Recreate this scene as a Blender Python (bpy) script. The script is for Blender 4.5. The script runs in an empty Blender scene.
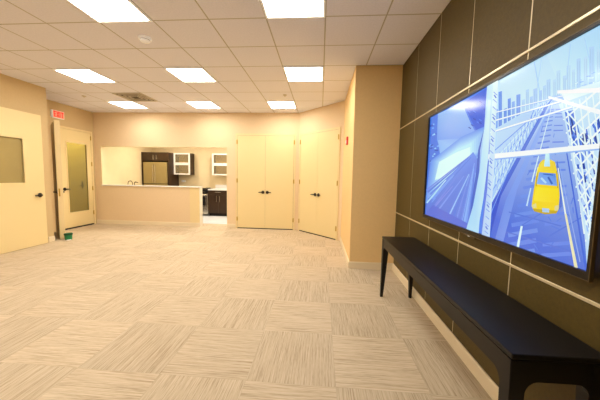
SCREEN_ART = [
([0,1,0.5646,1,0.5777,0,0.0011,0],[70,128,235,81,133,242,89,133,240,79,121,226]),
([0.0334,0.8785,0.0595,0.8705,0.0544,0.8876,0.03,0.8896],[124,190,255]),
([0,0.7104,0.0119,0.7018,0.0374,0.7149,0.0181,0.7289,0,0.7114],[124,190,255]),
([0.0459,0.6988,0.0686,0.6948,0.0629,0.7108,0.042,0.7088],[124,190,255]),
([0.0709,0.5311,0.0879,0.5402,0.0697,0.5522,0.0595,0.5382],[156,215,255]),
([0.1383,0.8122,0.1604,0.8153,0.1474,0.8313,0.1304,0.8223],[156,215,255]),
([0.0244,0.6747,0.059,0.6757,0.0488,0.6918,0.0176,0.6847],[37,87,200]),
([0.0437,0.8042,0.085,0.8062,0.0731,0.8233,0.0363,0.8153],[156,215,255]),
([0,0.8107,0.0329,0.8052,0.0261,0.8223,0,0.8223],[37,87,200]),
([0.0828,0.6667,0.1083,0.6616,0.1037,0.6777,0.0794,0.6767],[156,215,255]),
([0.0646,0.5904,0.0828,0.5944,0.068,0.6094,0.055,0.5994],[156,215,255]),
([0.1026,0.6436,0.1344,0.6376,0.1304,0.6536,0.1003,0.6536],[37,87,200]),
([0.0306,0.5462,0.0646,0.5482,0.055,0.5643,0.0244,0.5562],[37,87,200]),
([0.0799,0.6084,0.1037,0.6135,0.0907,0.6285,0.0714,0.6175],[156,215,255]),
([0,0.9146,0.0102,0.9046,0.0334,0.9106,0.0159,0.9267,0,0.9164],[37,87,200]),
([0.0397,0.5361,0.0629,0.5311,0.0607,0.5472,0.0385,0.5462],[156,215,255]),
([0.1429,0.5412,0.1791,0.5482,0.1695,0.5633,0.1361,0.5502],[156,215,255]),
([0,0.8122,0,0.8122,0.0442,0.8133,0.0323,0.8303,0,0.8247],[59,112,225]),
([0.1661,0.5482,0.195,0.5442,0.1922,0.5592,0.1644,0.5582],[37,87,200]),
([0.157,0.7701,0.1769,0.7741,0.1638,0.7882,0.1485,0.7791],[37,87,200]),
([0.0488,0.9116,0.0652,0.9066,0.0573,0.9247,0.0437,0.9227],[156,215,255]),
([0.1791,0.6586,0.2024,0.6556,0.1973,0.6707,0.1763,0.6687],[37,87,200]),
([0.0108,0.9036,0.0476,0.9006,0.0363,0.9187,0.0034,0.9147],[37,87,200]),
([0.1151,0.6807,0.144,0.6787,0.1372,0.6948,0.1105,0.6908],[124,190,255]),
([0.0278,0.7058,0.0652,0.7028,0.0567,0.7199,0.0221,0.7159],[37,87,200]),
([0.0816,0.8092,0.106,0.8002,0.1043,0.8153,0.0799,0.8193],[59,112,225]),
([0.0901,0.6456,0.1156,0.6426,0.1094,0.6586,0.0862,0.6556],[37,87,200]),
([0.1015,1,0.3577,0.9759,0.4371,0.8032,0.5062,0.6667,0.1678,0.6426,0.1094,0.748],[145,193,250,167,207,255,145,190,252,124,169,250,156,205,255,113,164,248]),
([0.1224,0.745,0.513,0.6717,0.5102,0.511,0.1752,0.5492],[140,190,253,124,169,248,156,210,255,135,190,253]),
([0.3668,0.9749,0.5675,0.997,0.568,0.8996,0.5527,0.762,0.513,0.6717],[61,106,226]),
([0.4065,0.9227,0.428,0.9016,0.432,0.9066,0.4104,0.9267],[46,88,206]),
([0.4847,0.7851,0.504,0.7681,0.5068,0.7731,0.4881,0.7902],[97,143,245]),
([0.5198,0.8936,0.538,0.8755,0.5408,0.8795,0.5232,0.8976],[46,88,206]),
([0.5249,0.8584,0.5425,0.8414,0.5454,0.8454,0.5283,0.8635],[46,88,206]),
([0.5385,0.8363,0.5556,0.8193,0.5584,0.8233,0.5414,0.8404],[37,76,190]),
([0.5017,0.7761,0.5204,0.759,0.5232,0.7641,0.5051,0.7811],[37,76,190]),
([0.4104,0.8926,0.4314,0.8725,0.4354,0.8775,0.4138,0.8976],[97,143,245]),
([0.4427,0.7791,0.4632,0.762,0.4666,0.7671,0.4467,0.7841],[46,88,206]),
([0.4575,0.8183,0.4773,0.8002,0.4807,0.8052,0.4609,0.8233],[37,76,190]),
([0.4507,0.8695,0.4705,0.8504,0.4739,0.8554,0.4541,0.8745],[46,88,206]),
([0.5006,0.7972,0.5187,0.7801,0.5221,0.7841,0.504,0.8012],[97,143,245]),
([0.4535,0.8735,0.4734,0.8544,0.4768,0.8594,0.4569,0.8785],[97,143,245]),
([0.4246,0.7651,0.4456,0.748,0.449,0.753,0.428,0.7701],[37,76,190]),
([0.4932,0.9247,0.5113,0.9056,0.5147,0.9106,0.496,0.9297],[37,76,190]),
([0,0.1994,0.0454,0.5572,0.3753,0.7118,0.5731,0.739,0.5833,0.5944,0.3951,0.4438,0.1202,0.1747,0,0.1117],[107,158,246]),
([0.0635,0.5542,0.3713,0.7008,0.5607,0.7279,0.5703,0.5904,0.3906,0.4468,0.1327,0.1978,0.0119,0.1345],[117,168,247]),
([0.0816,0.5512,0.3673,0.6888,0.5476,0.7169,0.5567,0.5863,0.3855,0.4508,0.1451,0.2199,0.0346,0.1637],[127,178,249]),
([0.0992,0.5472,0.3634,0.6777,0.5346,0.7058,0.5431,0.5813,0.3804,0.4548,0.1576,0.242,0.0567,0.1918],[137,189,250]),
([0.1162,0.5442,0.3594,0.6657,0.5204,0.6938,0.5289,0.5773,0.3753,0.4588,0.1695,0.2641,0.0782,0.2189],[147,199,252]),
([0.1332,0.5412,0.3554,0.6546,0.5068,0.6817,0.5142,0.5733,0.3702,0.4618,0.1814,0.2851,0.0992,0.245],[157,209,253]),
([0.1497,0.5382,0.3515,0.6426,0.4921,0.6687,0.4994,0.5683,0.3651,0.4659,0.1927,0.3052,0.119,0.2711],[167,219,255]),
([0.1655,0.5351,0.3475,0.6305,0.4773,0.6566,0.4841,0.5633,0.36,0.4699,0.2046,0.3263,0.1389,0.2962],[177,230,255]),
([0.1814,0.5321,0.3435,0.6185,0.462,0.6436,0.4683,0.5582,0.3543,0.4739,0.2154,0.3464,0.1582,0.3203],[187,240,255]),
([0.1525,0.5331,0.3413,0.5954,0.4507,0.6145,0.4558,0.5472,0.3498,0.4799,0.1888,0.3815,0.1145,0.3624],[217,255,255]),
([0.0074,0.0984,0.1933,0.3263,0.4768,0.5733,0.5176,0.51,0.5363,0,0.0011,0],[81,123,232,102,148,242,108,154,248,100,141,240,94,131,232,83,121,224]),
([0.0924,0.1376,0.4036,0.4709,0.3997,0.4739,0.085,0.1416],[126,172,250]),
([0.3872,0.0552,0.4569,0.3645,0.4518,0.3655,0.3764,0.0552],[113,141,238]),
([0.1429,0.1888,0.4649,0.5351,0.4609,0.5382,0.1366,0.1918],[85,127,232]),
([0.0907,0.1496,0.4286,0.502,0.4246,0.505,0.0692,0.1606],[94,137,238]),
([0.0476,0.1556,0.2477,0.3454,0.2426,0.3494,0.03,0.1647],[94,137,238]),
([0.4206,0.0402,0.4739,0.3735,0.4694,0.3745,0.415,0.0392],[115,162,248]),
([0.3878,0.0763,0.4643,0.4016,0.4598,0.4026,0.3787,0.0763],[126,172,250]),
([0.0351,0.2289,0.4444,0.5351,0.441,0.5392,0.0136,0.243],[85,127,232]),
([0.4507,0.008,0.4666,0.1928,0.462,0.1918,0.4388,0.006],[113,141,238]),
([0.1474,0.1155,0.352,0.3855,0.3475,0.3886,0.1276,0.1235],[113,141,238]),
([0.072,0.2098,0.3866,0.4809,0.3827,0.4849,0.051,0.2229],[94,137,238]),
([0.5079,0.008,0.5068,0.4197,0.5023,0.4207,0.4983,0.006],[137,184,254]),
([0.4666,0.0402,0.4824,0.2902,0.4779,0.2902,0.4512,0.0371],[113,141,238]),
([0.0845,0.1717,0.3271,0.4076,0.3226,0.4106,0.0754,0.1767],[137,184,254]),
([0.1071,0.1677,0.3254,0.3966,0.3209,0.3996,0.0918,0.1747],[115,162,248]),
([0.3957,0.0803,0.4478,0.3223,0.4427,0.3233,0.3827,0.0803],[113,141,238]),
([0.4297,0.0301,0.4762,0.3685,0.4717,0.3695,0.4172,0.0291],[113,141,238]),
([0.4552,0.0351,0.4932,0.4518,0.4892,0.4528,0.4376,0.0331],[137,184,254]),
([0,0.2474,0.0034,0.245,0.4484,0.5422,0.4456,0.5462,0,0.2636],[113,141,238]),
([0.4274,0.0321,0.4966,0.51,0.4921,0.511,0.4155,0.0311],[113,141,238]),
([0.3571,0.0703,0.4099,0.262,0.4053,0.2641,0.3401,0.0713],[85,127,232]),
([0.5034,0.0151,0.504,0.3203,0.4994,0.3203,0.4921,0.012],[137,184,254]),
([0.4354,0.0522,0.496,0.501,0.4915,0.502,0.4257,0.0512],[94,137,238]),
([0.4297,0.0241,0.4943,0.491,0.4904,0.492,0.424,0.0231],[137,184,254]),
([0.4836,0.0311,0.4994,0.4086,0.4949,0.4086,0.4751,0.0301],[85,127,232]),
([0.4683,0.0151,0.4904,0.3574,0.4858,0.3584,0.4541,0.012],[115,162,248]),
([0.03,0.1185,0.2517,0.3614,0.2432,0.3675,0.0119,0.1255],[183,231,255]),
([0.0663,0.0131,0.3277,0.3133,0.3209,0.3173,0.0527,0.0171],[129,148,240]),
([0.2937,0.0151,0.4609,0.4116,0.4546,0.4137,0.2778,0.0171],[156,201,255]),
([0.1735,0.0562,0.4212,0.3966,0.4155,0.3996,0.157,0.0622],[124,159,246]),
([0.0103,0,0,0.001,0.1077,0.1165,0.5006,0.0382,0.5161,0],[85,114,224]),
([0.5601,1,0.9762,1,1,0.6305,0.5913,0.5673],[206,238,255,187,229,255,216,248,255,199,234,255]),
([0.8175,0.997,0.9688,1,0.9807,0.8143,0.8793,0.7932],[199,236,255,178,224,255,197,238,255,216,248,255]),
([0.6003,0.8213,0.6173,0.8203,0.6321,0.6104,0.6156,0.6014],[133,174,250]),
([0.6043,0.8072,0.6128,0.6777,0.6162,0.6767,0.6071,0.8052],[123,163,233]),
([0.6128,0.8032,0.6219,0.6747,0.6247,0.6747,0.6156,0.8022],[123,163,233]),
([0.6139,0.9267,0.6332,0.9227,0.6525,0.6416,0.6344,0.6345],[113,160,246]),
([0.6185,0.9116,0.6327,0.7088,0.6355,0.7078,0.6213,0.9106],[104,149,229]),
([0.6281,0.9066,0.6423,0.7058,0.6451,0.7048,0.631,0.9056],[104,149,229]),
([0.6508,0.8052,0.6661,0.8052,0.6791,0.6114,0.6644,0.6024],[113,160,246]),
([0.6542,0.7922,0.6621,0.6757,0.665,0.6747,0.657,0.7912],[104,149,229]),
([0.6621,0.7892,0.6701,0.6727,0.6723,0.6727,0.6644,0.7882],[104,149,229]),
([0.6672,0.8574,0.6825,0.8554,0.6978,0.6235,0.6837,0.6155],[113,160,246]),
([0.6706,0.8434,0.6814,0.6867,0.6842,0.6867,0.6735,0.8424],[104,149,229]),
([0.6786,0.8404,0.6893,0.6847,0.6916,0.6837,0.6808,0.8384],[104,149,229]),
([0.6888,0.8293,0.7029,0.8283,0.7154,0.6476,0.7018,0.6406],[145,187,253]),
([0.6922,0.8163,0.6995,0.7098,0.7018,0.7088,0.6944,0.8153],[135,174,235]),
([0.6995,0.8133,0.7063,0.7078,0.7092,0.7068,0.7018,0.8112],[135,174,235]),
([0.708,0.8594,0.7262,0.8554,0.7404,0.6406,0.7228,0.6345],[133,174,250]),
([0.712,0.8464,0.7217,0.7018,0.7239,0.7018,0.7143,0.8444],[123,163,233]),
([0.7217,0.8414,0.7313,0.6988,0.7336,0.6978,0.7239,0.8404],[123,163,233]),
([0.7353,0.8183,0.7477,0.8173,0.7585,0.6566,0.746,0.6496],[184,222,255]),
([0.7381,0.8062,0.7438,0.7159,0.746,0.7149,0.7404,0.8042],[170,207,240]),
([0.7449,0.8022,0.7506,0.7139,0.7528,0.7129,0.7466,0.8012],[170,207,240]),
([0.7489,0.8645,0.7613,0.8635,0.7749,0.6566,0.763,0.6506],[184,222,255]),
([0.7517,0.8524,0.7608,0.7149,0.763,0.7139,0.754,0.8514],[170,207,240]),
([0.7579,0.8494,0.767,0.7129,0.7693,0.7118,0.7602,0.8484],[170,207,240]),
([0.7681,0.8173,0.78,0.8163,0.7897,0.6677,0.7789,0.6606],[176,213,255]),
([0.771,0.8052,0.7766,0.7249,0.7783,0.7239,0.7732,0.8042],[163,199,239]),
([0.7772,0.8022,0.7823,0.7229,0.7846,0.7219,0.7795,0.8012],[163,199,239]),
([0.7795,0.8524,0.7954,0.8494,0.8061,0.6777,0.7914,0.6727],[176,213,255]),
([0.7834,0.8404,0.7902,0.7349,0.7925,0.7339,0.7851,0.8394],[163,199,239]),
([0.7914,0.8363,0.7982,0.7309,0.7999,0.7309,0.7931,0.8353],[163,199,239]),
([0.8022,0.8303,0.8129,0.8293,0.8226,0.6817,0.8118,0.6757],[176,213,255]),
([0.8044,0.8193,0.8101,0.7369,0.8118,0.7359,0.8061,0.8183],[163,199,239]),
([0.8101,0.8163,0.8152,0.7339,0.8175,0.7329,0.8118,0.8153],[163,199,239]),
([0.8152,0.8474,0.826,0.8464,0.8362,0.6857,0.826,0.6797],[184,222,255]),
([0.8175,0.8363,0.8237,0.74,0.826,0.739,0.8197,0.8353],[170,207,240]),
([0.8231,0.8333,0.8294,0.738,0.8311,0.7369,0.8248,0.8323],[170,207,240]),
([0.826,0.8705,0.8396,0.8675,0.8509,0.6948,0.8373,0.6908],[184,221,255]),
([0.8294,0.8594,0.8362,0.749,0.8379,0.748,0.8311,0.8584],[170,206,240]),
([0.8362,0.8544,0.843,0.746,0.8447,0.745,0.8379,0.8534],[170,206,240]),
([0.8486,0.8574,0.8583,0.8554,0.8673,0.7068,0.8583,0.7008],[194,230,255]),
([0.8509,0.8464,0.8566,0.759,0.8577,0.758,0.8526,0.8454],[180,214,241]),
([0.8554,0.8434,0.8611,0.756,0.8628,0.755,0.8571,0.8424],[180,214,241]),
([0.8571,0.8936,0.8696,0.8896,0.8804,0.7199,0.8685,0.7159],[194,230,255]),
([0.8605,0.8815,0.8673,0.7721,0.869,0.7711,0.8617,0.8805],[180,214,241]),
([0.8668,0.8775,0.8736,0.7681,0.8753,0.7681,0.8685,0.8765],[180,214,241]),
([0.8793,0.8554,0.8883,0.8544,0.8968,0.7209,0.8883,0.7159],[189,225,255]),
([0.8815,0.8454,0.8866,0.7711,0.8878,0.7701,0.8832,0.8444],[175,210,240]),
([0.8861,0.8424,0.8912,0.7691,0.8923,0.7681,0.8878,0.8414],[175,210,240]),
([0.8872,0.8956,0.8991,0.8916,0.9087,0.7329,0.898,0.7299],[194,230,255]),
([0.89,0.8845,0.8963,0.7831,0.898,0.7821,0.8917,0.8835],[180,214,241]),
([0.8963,0.8805,0.9025,0.7801,0.9036,0.7791,0.8974,0.8795],[180,214,241]),
([0.9048,0.8655,0.9127,0.8645,0.9206,0.74,0.9127,0.7349],[194,230,255]),
([0.9065,0.8554,0.911,0.7882,0.9121,0.7871,0.9082,0.8544],[180,214,241]),
([0.911,0.8534,0.915,0.7861,0.9167,0.7851,0.9121,0.8524],[180,214,241]),
([0.9144,0.9056,0.9252,0.9026,0.9354,0.741,0.9252,0.738],[184,221,255]),
([0.9172,0.8956,0.9235,0.7902,0.9252,0.7892,0.9184,0.8946],[170,206,240]),
([0.9223,0.8916,0.9291,0.7861,0.9303,0.7861,0.924,0.8906],[170,206,240]),
([0.9331,0.9006,0.9433,0.8966,0.9518,0.753,0.9422,0.75],[194,230,255]),
([0.9354,0.8906,0.941,0.8002,0.9422,0.7992,0.9365,0.8896],[180,214,241]),
([0.9405,0.8865,0.9461,0.7972,0.9473,0.7962,0.9422,0.8855],[180,214,241]),
([0.9444,0.9317,0.9569,0.9257,0.9671,0.76,0.9552,0.759],[184,221,255]),
([0.9478,0.9217,0.9546,0.8082,0.9558,0.8072,0.949,0.9207],[170,206,240]),
([0.9541,0.9167,0.9609,0.8042,0.962,0.8032,0.9552,0.9157],[170,206,240]),
([0.9637,0.9046,0.9734,0.9016,0.9813,0.7681,0.9728,0.7651],[194,230,255]),
([0.9666,0.8946,0.9711,0.8133,0.9728,0.8122,0.9677,0.8946],[180,214,241]),
([0.9711,0.8916,0.9762,0.8102,0.9773,0.8092,0.9722,0.8906],[180,214,241]),
([0.7727,0.995,0.8078,0.8022,0.8107,0.8012,0.7761,0.994],[172,213,255]),
([0.8917,0.988,0.89,0.8313,0.8923,0.8293,0.894,0.9859],[178,217,255]),
([0.9297,0.9809,0.9558,0.8313,0.9575,0.8303,0.9314,0.9799],[178,217,255]),
([0.7999,0.9859,0.7902,0.7912,0.7925,0.7892,0.8022,0.9839],[180,219,255]),
([0.8838,0.741,0.8889,0.743,0.8883,0.746,0.8821,0.748],[135,179,248]),
([0.9405,0.7249,0.9518,0.7219,0.9518,0.7249,0.9399,0.7289],[234,255,255]),
([0.89,0.753,0.8929,0.753,0.8923,0.756,0.8889,0.758],[135,179,248]),
([0.9354,0.7791,0.9478,0.7761,0.9473,0.7791,0.9348,0.7821],[156,200,255]),
([0.9184,0.7139,0.9274,0.7139,0.9269,0.7169,0.9172,0.7209],[156,200,255]),
([0.9541,0.7761,0.9626,0.7751,0.962,0.7781,0.9529,0.7811],[156,200,255]),
([0.8685,0.761,0.8753,0.7641,0.8736,0.7671,0.8673,0.7641],[135,179,248]),
([0.945,0.7661,0.9569,0.762,0.9569,0.7651,0.9444,0.7711],[180,221,255]),
([0.9518,0.8002,0.9637,0.7932,0.9632,0.7962,0.9512,0.8032],[234,255,255]),
([0.9365,0.755,0.9405,0.754,0.9405,0.757,0.9359,0.759],[180,221,255]),
([0.97,0.7631,0.9773,0.7651,0.9768,0.7671,0.9688,0.7691],[135,179,248]),
([0.8707,0.744,0.8764,0.744,0.8753,0.747,0.8696,0.749],[216,246,255]),
([0.8753,0.6998,0.8815,0.7018,0.8804,0.7048,0.8741,0.7058],[216,246,255]),
([0.8963,0.757,0.9042,0.755,0.9036,0.758,0.8957,0.7641],[156,200,255]),
([0.8951,0.7189,0.8991,0.7189,0.8985,0.7219,0.8946,0.7249],[156,200,255]),
([0.8832,0.7369,0.8917,0.738,0.8906,0.741,0.8821,0.74],[216,246,255]),
([0.9836,0.7721,0.9932,0.7721,0.9926,0.7741,0.9824,0.7761],[180,221,255]),
([0.9649,0.7711,0.9671,0.7751,0.9666,0.7771,0.9626,0.7771],[234,255,255]),
([0.9768,0.757,0.9824,0.76,0.9819,0.762,0.9751,0.7631],[180,221,255]),
([0.8883,0.7078,0.8991,0.7078,0.8985,0.7108,0.8878,0.7149],[234,255,255]),
([0.958,0.8133,0.9626,0.8122,0.962,0.8153,0.9575,0.8163],[156,200,255]),
([0.9348,0.7641,0.9478,0.76,0.9473,0.762,0.9348,0.7671],[156,200,255]),
([0.9212,0.756,0.9303,0.753,0.9297,0.755,0.9206,0.759],[156,200,255]),
([0.8991,0.739,0.9031,0.74,0.9025,0.743,0.898,0.744],[135,179,248]),
([0.962,0.8143,0.9666,0.8143,0.966,0.8173,0.9609,0.8203],[156,200,255]),
([0.8492,0.7038,0.8549,0.7048,0.8543,0.7078,0.8475,0.7108],[234,255,255]),
([0.9603,0.7962,0.966,0.7962,0.9654,0.7982,0.9598,0.7982],[216,246,255]),
([0.9178,0.7972,0.9257,0.7972,0.9252,0.8002,0.9167,0.8022],[234,255,255]),
([0.9592,0.761,0.9654,0.758,0.9654,0.76,0.9586,0.7631],[216,246,255]),
([0.9739,0.8022,0.983,0.8002,0.9824,0.8032,0.9728,0.8072],[216,246,255]),
([0.8968,0.7369,0.9025,0.738,0.9019,0.741,0.8957,0.74],[234,255,255]),
([0.9365,0.751,0.9456,0.751,0.945,0.754,0.9359,0.755],[180,221,255]),
([0.9376,0.75,0.9501,0.745,0.9495,0.748,0.9376,0.753],[216,246,255]),
([0.9563,0.7641,0.9586,0.7661,0.9575,0.7691,0.9546,0.7671],[156,200,255]),
([0.8872,0.7108,0.8912,0.7159,0.8895,0.7189,0.8855,0.7139],[135,179,248]),
([0.9303,0.7932,0.9405,0.7942,0.9399,0.7962,0.9291,0.8012],[156,200,255]),
([0.9558,0.749,0.9643,0.747,0.9643,0.75,0.9552,0.754],[234,255,255]),
([0.9529,0.752,0.9637,0.752,0.9626,0.755,0.9524,0.755],[180,221,255]),
([0.8526,0.7701,0.8566,0.7761,0.8549,0.7791,0.8486,0.7771],[234,255,255]),
([0.9484,0.758,0.9592,0.753,0.9592,0.756,0.9478,0.761],[180,221,255]),
([0.907,0.743,0.915,0.742,0.9144,0.745,0.9059,0.748],[216,246,255]),
([0.9654,0.759,0.9677,0.758,0.9677,0.761,0.9649,0.762],[180,221,255]),
([0.9042,0.7169,0.9172,0.7159,0.9167,0.7189,0.9036,0.7219],[135,179,248]),
([0.9507,0.7329,0.9546,0.7349,0.9541,0.738,0.9495,0.74],[180,221,255]),
([0.8475,0.7631,0.8543,0.7651,0.8532,0.7681,0.8458,0.7671],[135,179,248]),
([0.9184,0.8002,0.924,0.8022,0.9235,0.8052,0.9172,0.8042],[180,221,255]),
([0.9824,0.7781,0.9881,0.7761,0.9875,0.7781,0.9819,0.7831],[216,246,255]),
([0.8526,0.6988,0.8651,0.6968,0.8645,0.6998,0.852,0.7018],[234,255,255]),
([0.932,0.8032,0.9348,0.8042,0.9342,0.8062,0.9308,0.8092],[156,200,255]),
([0.8759,0.7259,0.8861,0.7269,0.8855,0.7299,0.8747,0.7319],[156,200,255]),
([0.9031,0.7771,0.9127,0.7761,0.9121,0.7791,0.9025,0.7801],[135,179,248]),
([0.8906,0.751,0.8968,0.753,0.8963,0.756,0.8895,0.755],[234,255,255]),
([0.9762,0.757,0.9841,0.757,0.9836,0.759,0.9756,0.761],[135,179,248]),
([0.8985,0.744,0.907,0.744,0.907,0.747,0.8974,0.751],[180,221,255]),
([0.9223,0.7299,0.9257,0.7329,0.9246,0.7359,0.9212,0.7339],[180,221,255]),
([0.8702,0.7129,0.881,0.7108,0.8804,0.7139,0.8696,0.7199],[156,200,255]),
([0.9456,0.8112,0.9563,0.8052,0.9563,0.8082,0.9456,0.8143],[135,179,248]),
([0.8549,0.7299,0.8696,0.7259,0.869,0.7289,0.8543,0.7349],[234,255,255]),
([0.9269,0.738,0.9297,0.739,0.9291,0.742,0.9257,0.744],[156,200,255]),
([0.8464,0.7219,0.8605,0.7219,0.86,0.7249,0.8458,0.7249],[216,246,255]),
([0.8798,0.7791,0.9898,0.7701,0.9955,0.6827,0.9019,0.7098],[243,255,255,216,246,255,226,255,255,237,255,255]),
([0.8515,0.7801,0.8838,0.7681,0.9365,0.506,1,0,0.6151,0,0.6276,0.1365,0.6389,0.3072],[167,201,255,178,211,255,111,145,238,85,119,224,79,114,226,72,110,228,107,147,242]),
([0.5828,0.6867,0.8549,0.7781,0.8685,0.7671,0.6287,0.2088],[197,232,255,199,234,255,178,213,255,165,205,255]),
([0.8339,0.75,0.8526,0.7651,0.674,0.2731,0.6327,0,0.619,0.002,0.6224,0.2078],[86,128,230,102,143,236,43,84,214,48,86,210,48,86,210,46,90,218]),
([0.8532,0.755,0.86,0.752,0.7489,0.3153,0.7052,0,0.6621,0,0.7012,0.252],[145,184,252,156,193,254,126,160,244,124,156,240,113,145,236,115,154,242]),
([0.8424,0.7139,0.8634,0.7108,0.8622,0.7149,0.8418,0.7179],[107,143,238]),
([0.8673,0.7078,0.8866,0.6998,0.8866,0.7028,0.8673,0.7118],[109,143,238]),
([0.8413,0.7058,0.8628,0.7028,0.8622,0.7068,0.8407,0.7108],[115,152,240]),
([0.8396,0.6938,0.8628,0.6908,0.8617,0.6958,0.8384,0.6988],[107,143,238]),
([0.8673,0.6878,0.8889,0.6797,0.8889,0.6827,0.8673,0.6918],[109,143,238]),
([0.8367,0.6787,0.8622,0.6757,0.8611,0.6807,0.8356,0.6837],[115,152,240]),
([0.8673,0.6717,0.8906,0.6637,0.8906,0.6677,0.8673,0.6757],[109,143,238]),
([0.8339,0.6596,0.8617,0.6576,0.8605,0.6637,0.8328,0.6657],[107,143,238]),
([0.8299,0.6386,0.8611,0.6365,0.86,0.6426,0.8288,0.6446],[115,152,240]),
([0.8673,0.6315,0.8946,0.6235,0.8946,0.6285,0.8668,0.6365],[109,143,238]),
([0.826,0.6145,0.8605,0.6135,0.8594,0.6205,0.8248,0.6215],[107,143,238]),
([0.8673,0.6074,0.8974,0.6004,0.8968,0.6054,0.8668,0.6135],[109,143,238]),
([0.8214,0.5873,0.86,0.5873,0.8583,0.5954,0.8203,0.5954],[115,152,240]),
([0.8169,0.5572,0.8594,0.5592,0.8577,0.5673,0.8152,0.5663],[107,143,238]),
([0.8673,0.5522,0.9031,0.5462,0.9025,0.5522,0.8668,0.5592],[109,143,238]),
([0.8112,0.5251,0.8583,0.5291,0.8566,0.5382,0.8095,0.5351],[115,152,240]),
([0.8673,0.5211,0.9059,0.5161,0.9053,0.5231,0.8668,0.5281],[109,143,238]),
([0.8056,0.49,0.8577,0.496,0.8554,0.507,0.8033,0.501],[107,143,238]),
([0.7993,0.4518,0.8566,0.4618,0.8549,0.4729,0.7965,0.4639],[115,152,240]),
([0.8673,0.4528,0.9127,0.4518,0.9121,0.4598,0.8668,0.4608],[109,143,238]),
([0.7925,0.4116,0.856,0.4247,0.8537,0.4367,0.7897,0.4247],[107,143,238]),
([0.8673,0.4147,0.9161,0.4167,0.9155,0.4257,0.8668,0.4247],[109,143,238]),
([0.7851,0.3675,0.8549,0.3855,0.852,0.3996,0.7823,0.3825],[115,152,240]),
([0.7772,0.3213,0.8537,0.3454,0.8509,0.3594,0.7738,0.3363],[107,143,238]),
([0.8679,0.3343,0.924,0.3424,0.9229,0.3534,0.8668,0.3454],[109,143,238]),
([0.7687,0.2711,0.8526,0.3022,0.8498,0.3173,0.7653,0.2882],[115,152,240]),
([0.8679,0.2902,0.928,0.3032,0.9269,0.3143,0.8662,0.3032],[109,143,238]),
([0.7602,0.2179,0.8515,0.257,0.8481,0.2731,0.7562,0.2359],[107,143,238]),
([0.7506,0.1606,0.8503,0.2098,0.8469,0.2269,0.746,0.1807],[115,152,240]),
([0.8679,0.1978,0.9365,0.2209,0.9354,0.2339,0.8662,0.2118],[109,143,238]),
([0.7404,0.1004,0.8492,0.1606,0.8452,0.1787,0.7358,0.1215],[107,143,238]),
([0.8679,0.1486,0.941,0.1787,0.9399,0.1918,0.8662,0.1637],[109,143,238]),
([0.7296,0.0361,0.8475,0.1084,0.8435,0.1285,0.7245,0.0592],[115,152,240]),
([0.7663,0,0.8464,0.0552,0.8418,0.0763,0.7249,0],[107,143,238]),
([0.8679,0.0442,0.9501,0.0894,0.9484,0.1054,0.8662,0.0612],[109,143,238]),
([0.8445,0,0.8401,0.0221,0.8096,0],[115,152,240]),
([0.8665,0,0.8857,0,0.9552,0.0432,0.9535,0.0602,0.8656,0.007],[109,143,238]),
([0.9246,0.2229,0.9416,0.2129,0.9427,0.2169,0.9257,0.2279],[94,131,232]),
([0.8883,0.512,0.8798,0.494,0.8815,0.492,0.89,0.509],[94,131,232]),
([0.9161,0.2018,0.9031,0.1817,0.9053,0.1787,0.9184,0.1988],[94,131,232]),
([0.9632,0.1135,0.9694,0.0894,0.9722,0.0924,0.9666,0.1165],[94,131,232]),
([0.8702,0.5964,0.8685,0.5783,0.8702,0.5773,0.8719,0.5954],[94,131,232]),
([0.89,0.511,0.8753,0.498,0.8764,0.495,0.8912,0.508],[94,131,232]),
([0.9144,0.5402,0.9371,0.497,0.9382,0.498,0.9155,0.5412],[94,131,232]),
([0.8707,0.3133,0.8849,0.2962,0.8866,0.2992,0.873,0.3163],[94,131,232]),
([0.8827,0.2721,0.8951,0.243,0.898,0.245,0.8855,0.2751],[94,131,232]),
([0.8288,0.6466,0.8243,0.6145,0.826,0.6124,0.8305,0.6456],[94,131,232]),
([0.8889,0.1526,0.9155,0.1436,0.9167,0.1486,0.89,0.1586],[94,131,232]),
([0.8622,0.4106,0.8923,0.3825,0.8934,0.3855,0.8639,0.4137],[94,131,232]),
([0.9773,0.0663,0.9847,0.0562,0.987,0.0612,0.9802,0.0713],[94,131,232]),
([0.9433,0.2992,0.9393,0.2691,0.9422,0.2681,0.9461,0.2972],[94,131,232]),
([0.8855,0.2791,0.9019,0.241,0.9048,0.244,0.8883,0.2821],[94,131,232]),
([0.8294,0.5432,0.8611,0.498,0.8622,0.5,0.8311,0.5452],[94,131,232]),
([0.8747,0.1938,0.8872,0.1747,0.8895,0.1777,0.8781,0.1978],[94,131,232]),
([0.7806,0.0622,0.7636,0.0291,0.7676,0.0261,0.7851,0.0582],[94,131,232]),
([0.8997,0.0833,0.8917,0.0522,0.8951,0.0512,0.9036,0.0823],[94,131,232]),
([0.9518,0.0753,0.9643,0.0633,0.966,0.0683,0.9541,0.0813],[94,131,232]),
([0.8356,0.0392,0.8509,0.0191,0.8543,0.0241,0.8396,0.0452],[94,131,232]),
([0.945,0.255,0.9484,0.2289,0.9512,0.2299,0.9484,0.256],[94,131,232]),
([0.7976,0.4287,0.7868,0.3996,0.7897,0.3976,0.8005,0.4257],[94,131,232]),
([0.72,0.1807,0.9189,0.1606,0.9195,0.1667,0.7211,0.1878],[91,125,226]),
([0.7806,0.1175,0.89,0.249,0.8878,0.252,0.7783,0.1215],[91,125,226]),
([0.8866,0.1014,0.9785,0.2229,0.9768,0.2269,0.8844,0.1064],[91,125,226]),
([0.7183,0.0602,0.9745,0.0572,0.9756,0.0633,0.72,0.0683],[94,123,224]),
([0.856,0.75,0.8056,0.3635,0.8107,0.3614,0.8577,0.748],[216,244,255]),
([0.7795,0.1205,0.7694,0,0.78,0,0.78,0,0.788,0.1205],[226,252,255]),
([0.8039,0.3313,0.7937,0.2339,0.7999,0.2329,0.8084,0.3303],[199,231,255]),
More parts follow.
